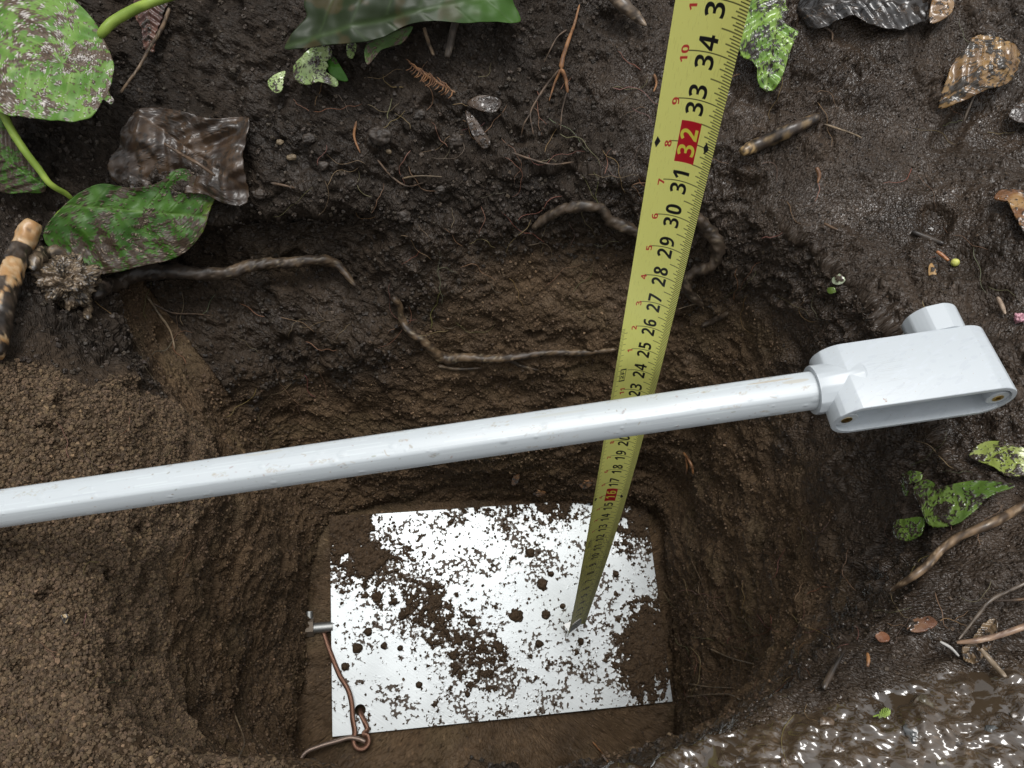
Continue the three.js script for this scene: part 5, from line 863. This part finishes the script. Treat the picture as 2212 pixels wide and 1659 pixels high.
// ---------------------------------------------------------------- loose crumbs of earth
{
  const r = rng(808), ok = [[], [], [], [], []];
  for (let o = 0; o < NV; o++) { const Z = (EYE.y - pos[o * 3 + 1]) * 0.82106 - pos[o * 3 + 2] * 0.57084; if (Z < 0.2 || Z > 2) continue; const u = pos[o * 3] / Z * FSURV + 1106, v = ((EYE.y - pos[o * 3 + 1]) * 0.57084 + pos[o * 3 + 2] * 0.82106) / Z * FSURV + 829.5; if (u > -250 && u < 2460 && v > -220 && v < 1850) ok[kinds[o]].push(o); }
  const spec = [[110000, 0.0004, 0.0019, [0.106, 0.071, 0.041]], [13000, 0.0004, 0.0026, [0.038, 0.028, 0.020]], [36000, 0.0004, 0.0017, [0.104, 0.067, 0.038]], [12000, 0.0004, 0.0014, [0.046, 0.033, 0.023]]];
  const q = mergeVertices((() => { const g = new THREE.IcosahedronGeometry(1, 1); g.deleteAttribute('uv'); g.deleteAttribute('normal'); return g; })()); { const p = q.attributes.position; for (let i = 0; i < p.count; i++) { const w = 0.55 + 0.8 * r(); p.setXYZ(i, p.getX(i) * w, p.getY(i) * w, p.getZ(i) * w); } }
  const crumb = q.toNonIndexed(); crumb.computeVertexNormals();
  const names = ['dry brown crumbs of earth on the left lip of the pit', 'black crumbs of topsoil on the back bank', 'brown crumbs of subsoil on the pit wall', 'dark crumbs of wet mud right of the pit'];
  const m4 = new THREE.Matrix4(), qt = new THREE.Quaternion(), c = new THREE.Color();
  spec.forEach(([n, a, b, base3], k) => {
    if (!ok[k].length) return;
    const im = new THREE.InstancedMesh(crumb, std({ color: 0xffffff, roughness: [0.9, 0.6, 0.7, 0.36][k] }), n);
    for (let i = 0; i < n; i++) {
      const o = ok[k][Math.floor(r() * ok[k].length)], s = a + (b - a) * r() ** 3;
      qt.set(r() - 0.5, r() - 0.5, r() - 0.5, r() - 0.5).normalize();
      const o2 = Math.min(NV - 1, o + 1), o3 = Math.min(NV - 1, o + NC), f1 = r(), f2 = r(), at = (e) => pos[o * 3 + e] + f1 * (pos[o2 * 3 + e] - pos[o * 3 + e]) + f2 * (pos[o3 * 3 + e] - pos[o * 3 + e]) + nrm[o * 3 + e] * s * 0.4;
      m4.compose(V(at(0), at(1), at(2)), qt, V(s, s * (0.7 + 0.5 * r()), s));
      im.setMatrixAt(i, m4); const t = 0.55 + 0.9 * r(), w = r() < 0.05 ? 1.7 : 1; im.setColorAt(i, c.setRGB(base3[0] * t * w, base3[1] * t * w * (0.95 + 0.08 * r()), base3[2] * t * w * (0.9 + 0.15 * r())));
    }
    im.name = numbered('soil_crumbs'); im.userData = { kind: 'stuff', label: names[k], category: 'soil' }; im.castShadow = im.receiveShadow = true; scene.add(im);
  });
}

// ---------------------------------------------------------------- undergrowth standing round the clearing, beyond the picture, that the leaves in view belong to
{
  const r = rng(515), leafShape = (() => { const p = [], idx = [], n = 6; for (let i = 0; i <= n; i++) { const t = i / n, w = 0.30 * Math.sin(Math.PI * Math.pow(t, 0.8)) + 0.01; for (const s of [-1, 0, 1]) p.push(s * w, 0.10 * Math.abs(s) - 0.25 * t * t, t); } for (let i = 0; i < n; i++) for (let k = 0; k < 2; k++) { const a = i * 3 + k; idx.push(a, a + 3, a + 1, a + 1, a + 3, a + 4); } const g = new THREE.BufferGeometry(); g.setAttribute('position', new THREE.Float32BufferAttribute(p, 3)); g.setIndex(idx); return g; })();
  const green = std({ color: lin(0.045, 0.10, 0.022), roughness: 0.5, side: THREE.DoubleSide }), wood = std({ color: lin(0.07, 0.05, 0.035), roughness: 0.8 });
  for (const [x, z, hgt, label] of [[-0.9, -1.55, 2.2, 'tall broad-leaved shrub growing behind the mud-splashed leaf'], [0.25, -1.9, 2.6, 'tall broad-leaved shrub growing behind the drooping olive leaf'], [1.35, -1.6, 2.3, 'broad-leaved shrub growing behind the orange-brown curled leaf'], [-1.7, -0.5, 2.3, 'broad-leaved shrub growing beyond the cut branch']]) {
    const g = thing('shrub', label, 'shrub', 'undergrowth round the clearing'), leaves = [], stems = [], y0 = z < -1.2 ? 0.85 : 0.62;
    for (let k = 0; k < 9; k++) {
      const a = r() * 6.28, tip = V(x + Math.cos(a) * 0.55 * (0.4 + r()), y0 + hgt * (0.55 + 0.45 * r()), z + Math.sin(a) * 0.35 * (0.4 + r())), mid = V(x + Math.cos(a) * 0.15, y0 + hgt * 0.4, z + Math.sin(a) * 0.12), cv = new THREE.CatmullRomCurve3([V(x + 0.06 * Math.cos(a), y0 - 0.3, z + 0.06 * Math.sin(a)), mid, tip]);
      stems.push(new THREE.TubeGeometry(cv, 14, 0.011, 6, false));
      for (let i = 0; i < 34; i++) { const p = cv.getPointAt(0.25 + 0.75 * r()), L = 0.16 + 0.16 * r(), q = leafShape.clone(), ya = r() * 6.28; q.scale(L, L, L); q.rotateX((r() - 0.3) * 1.0); q.rotateY(ya); q.translate(p.x, p.y, p.z); leaves.push(q); }
    }
    const crown = mergeGeometries(leaves); crown.computeVertexNormals();
    part(g, 'stems', mergeGeometries(stems), wood); part(g, 'crown', crown, green);
  }
}
renderer.render(scene, camera);
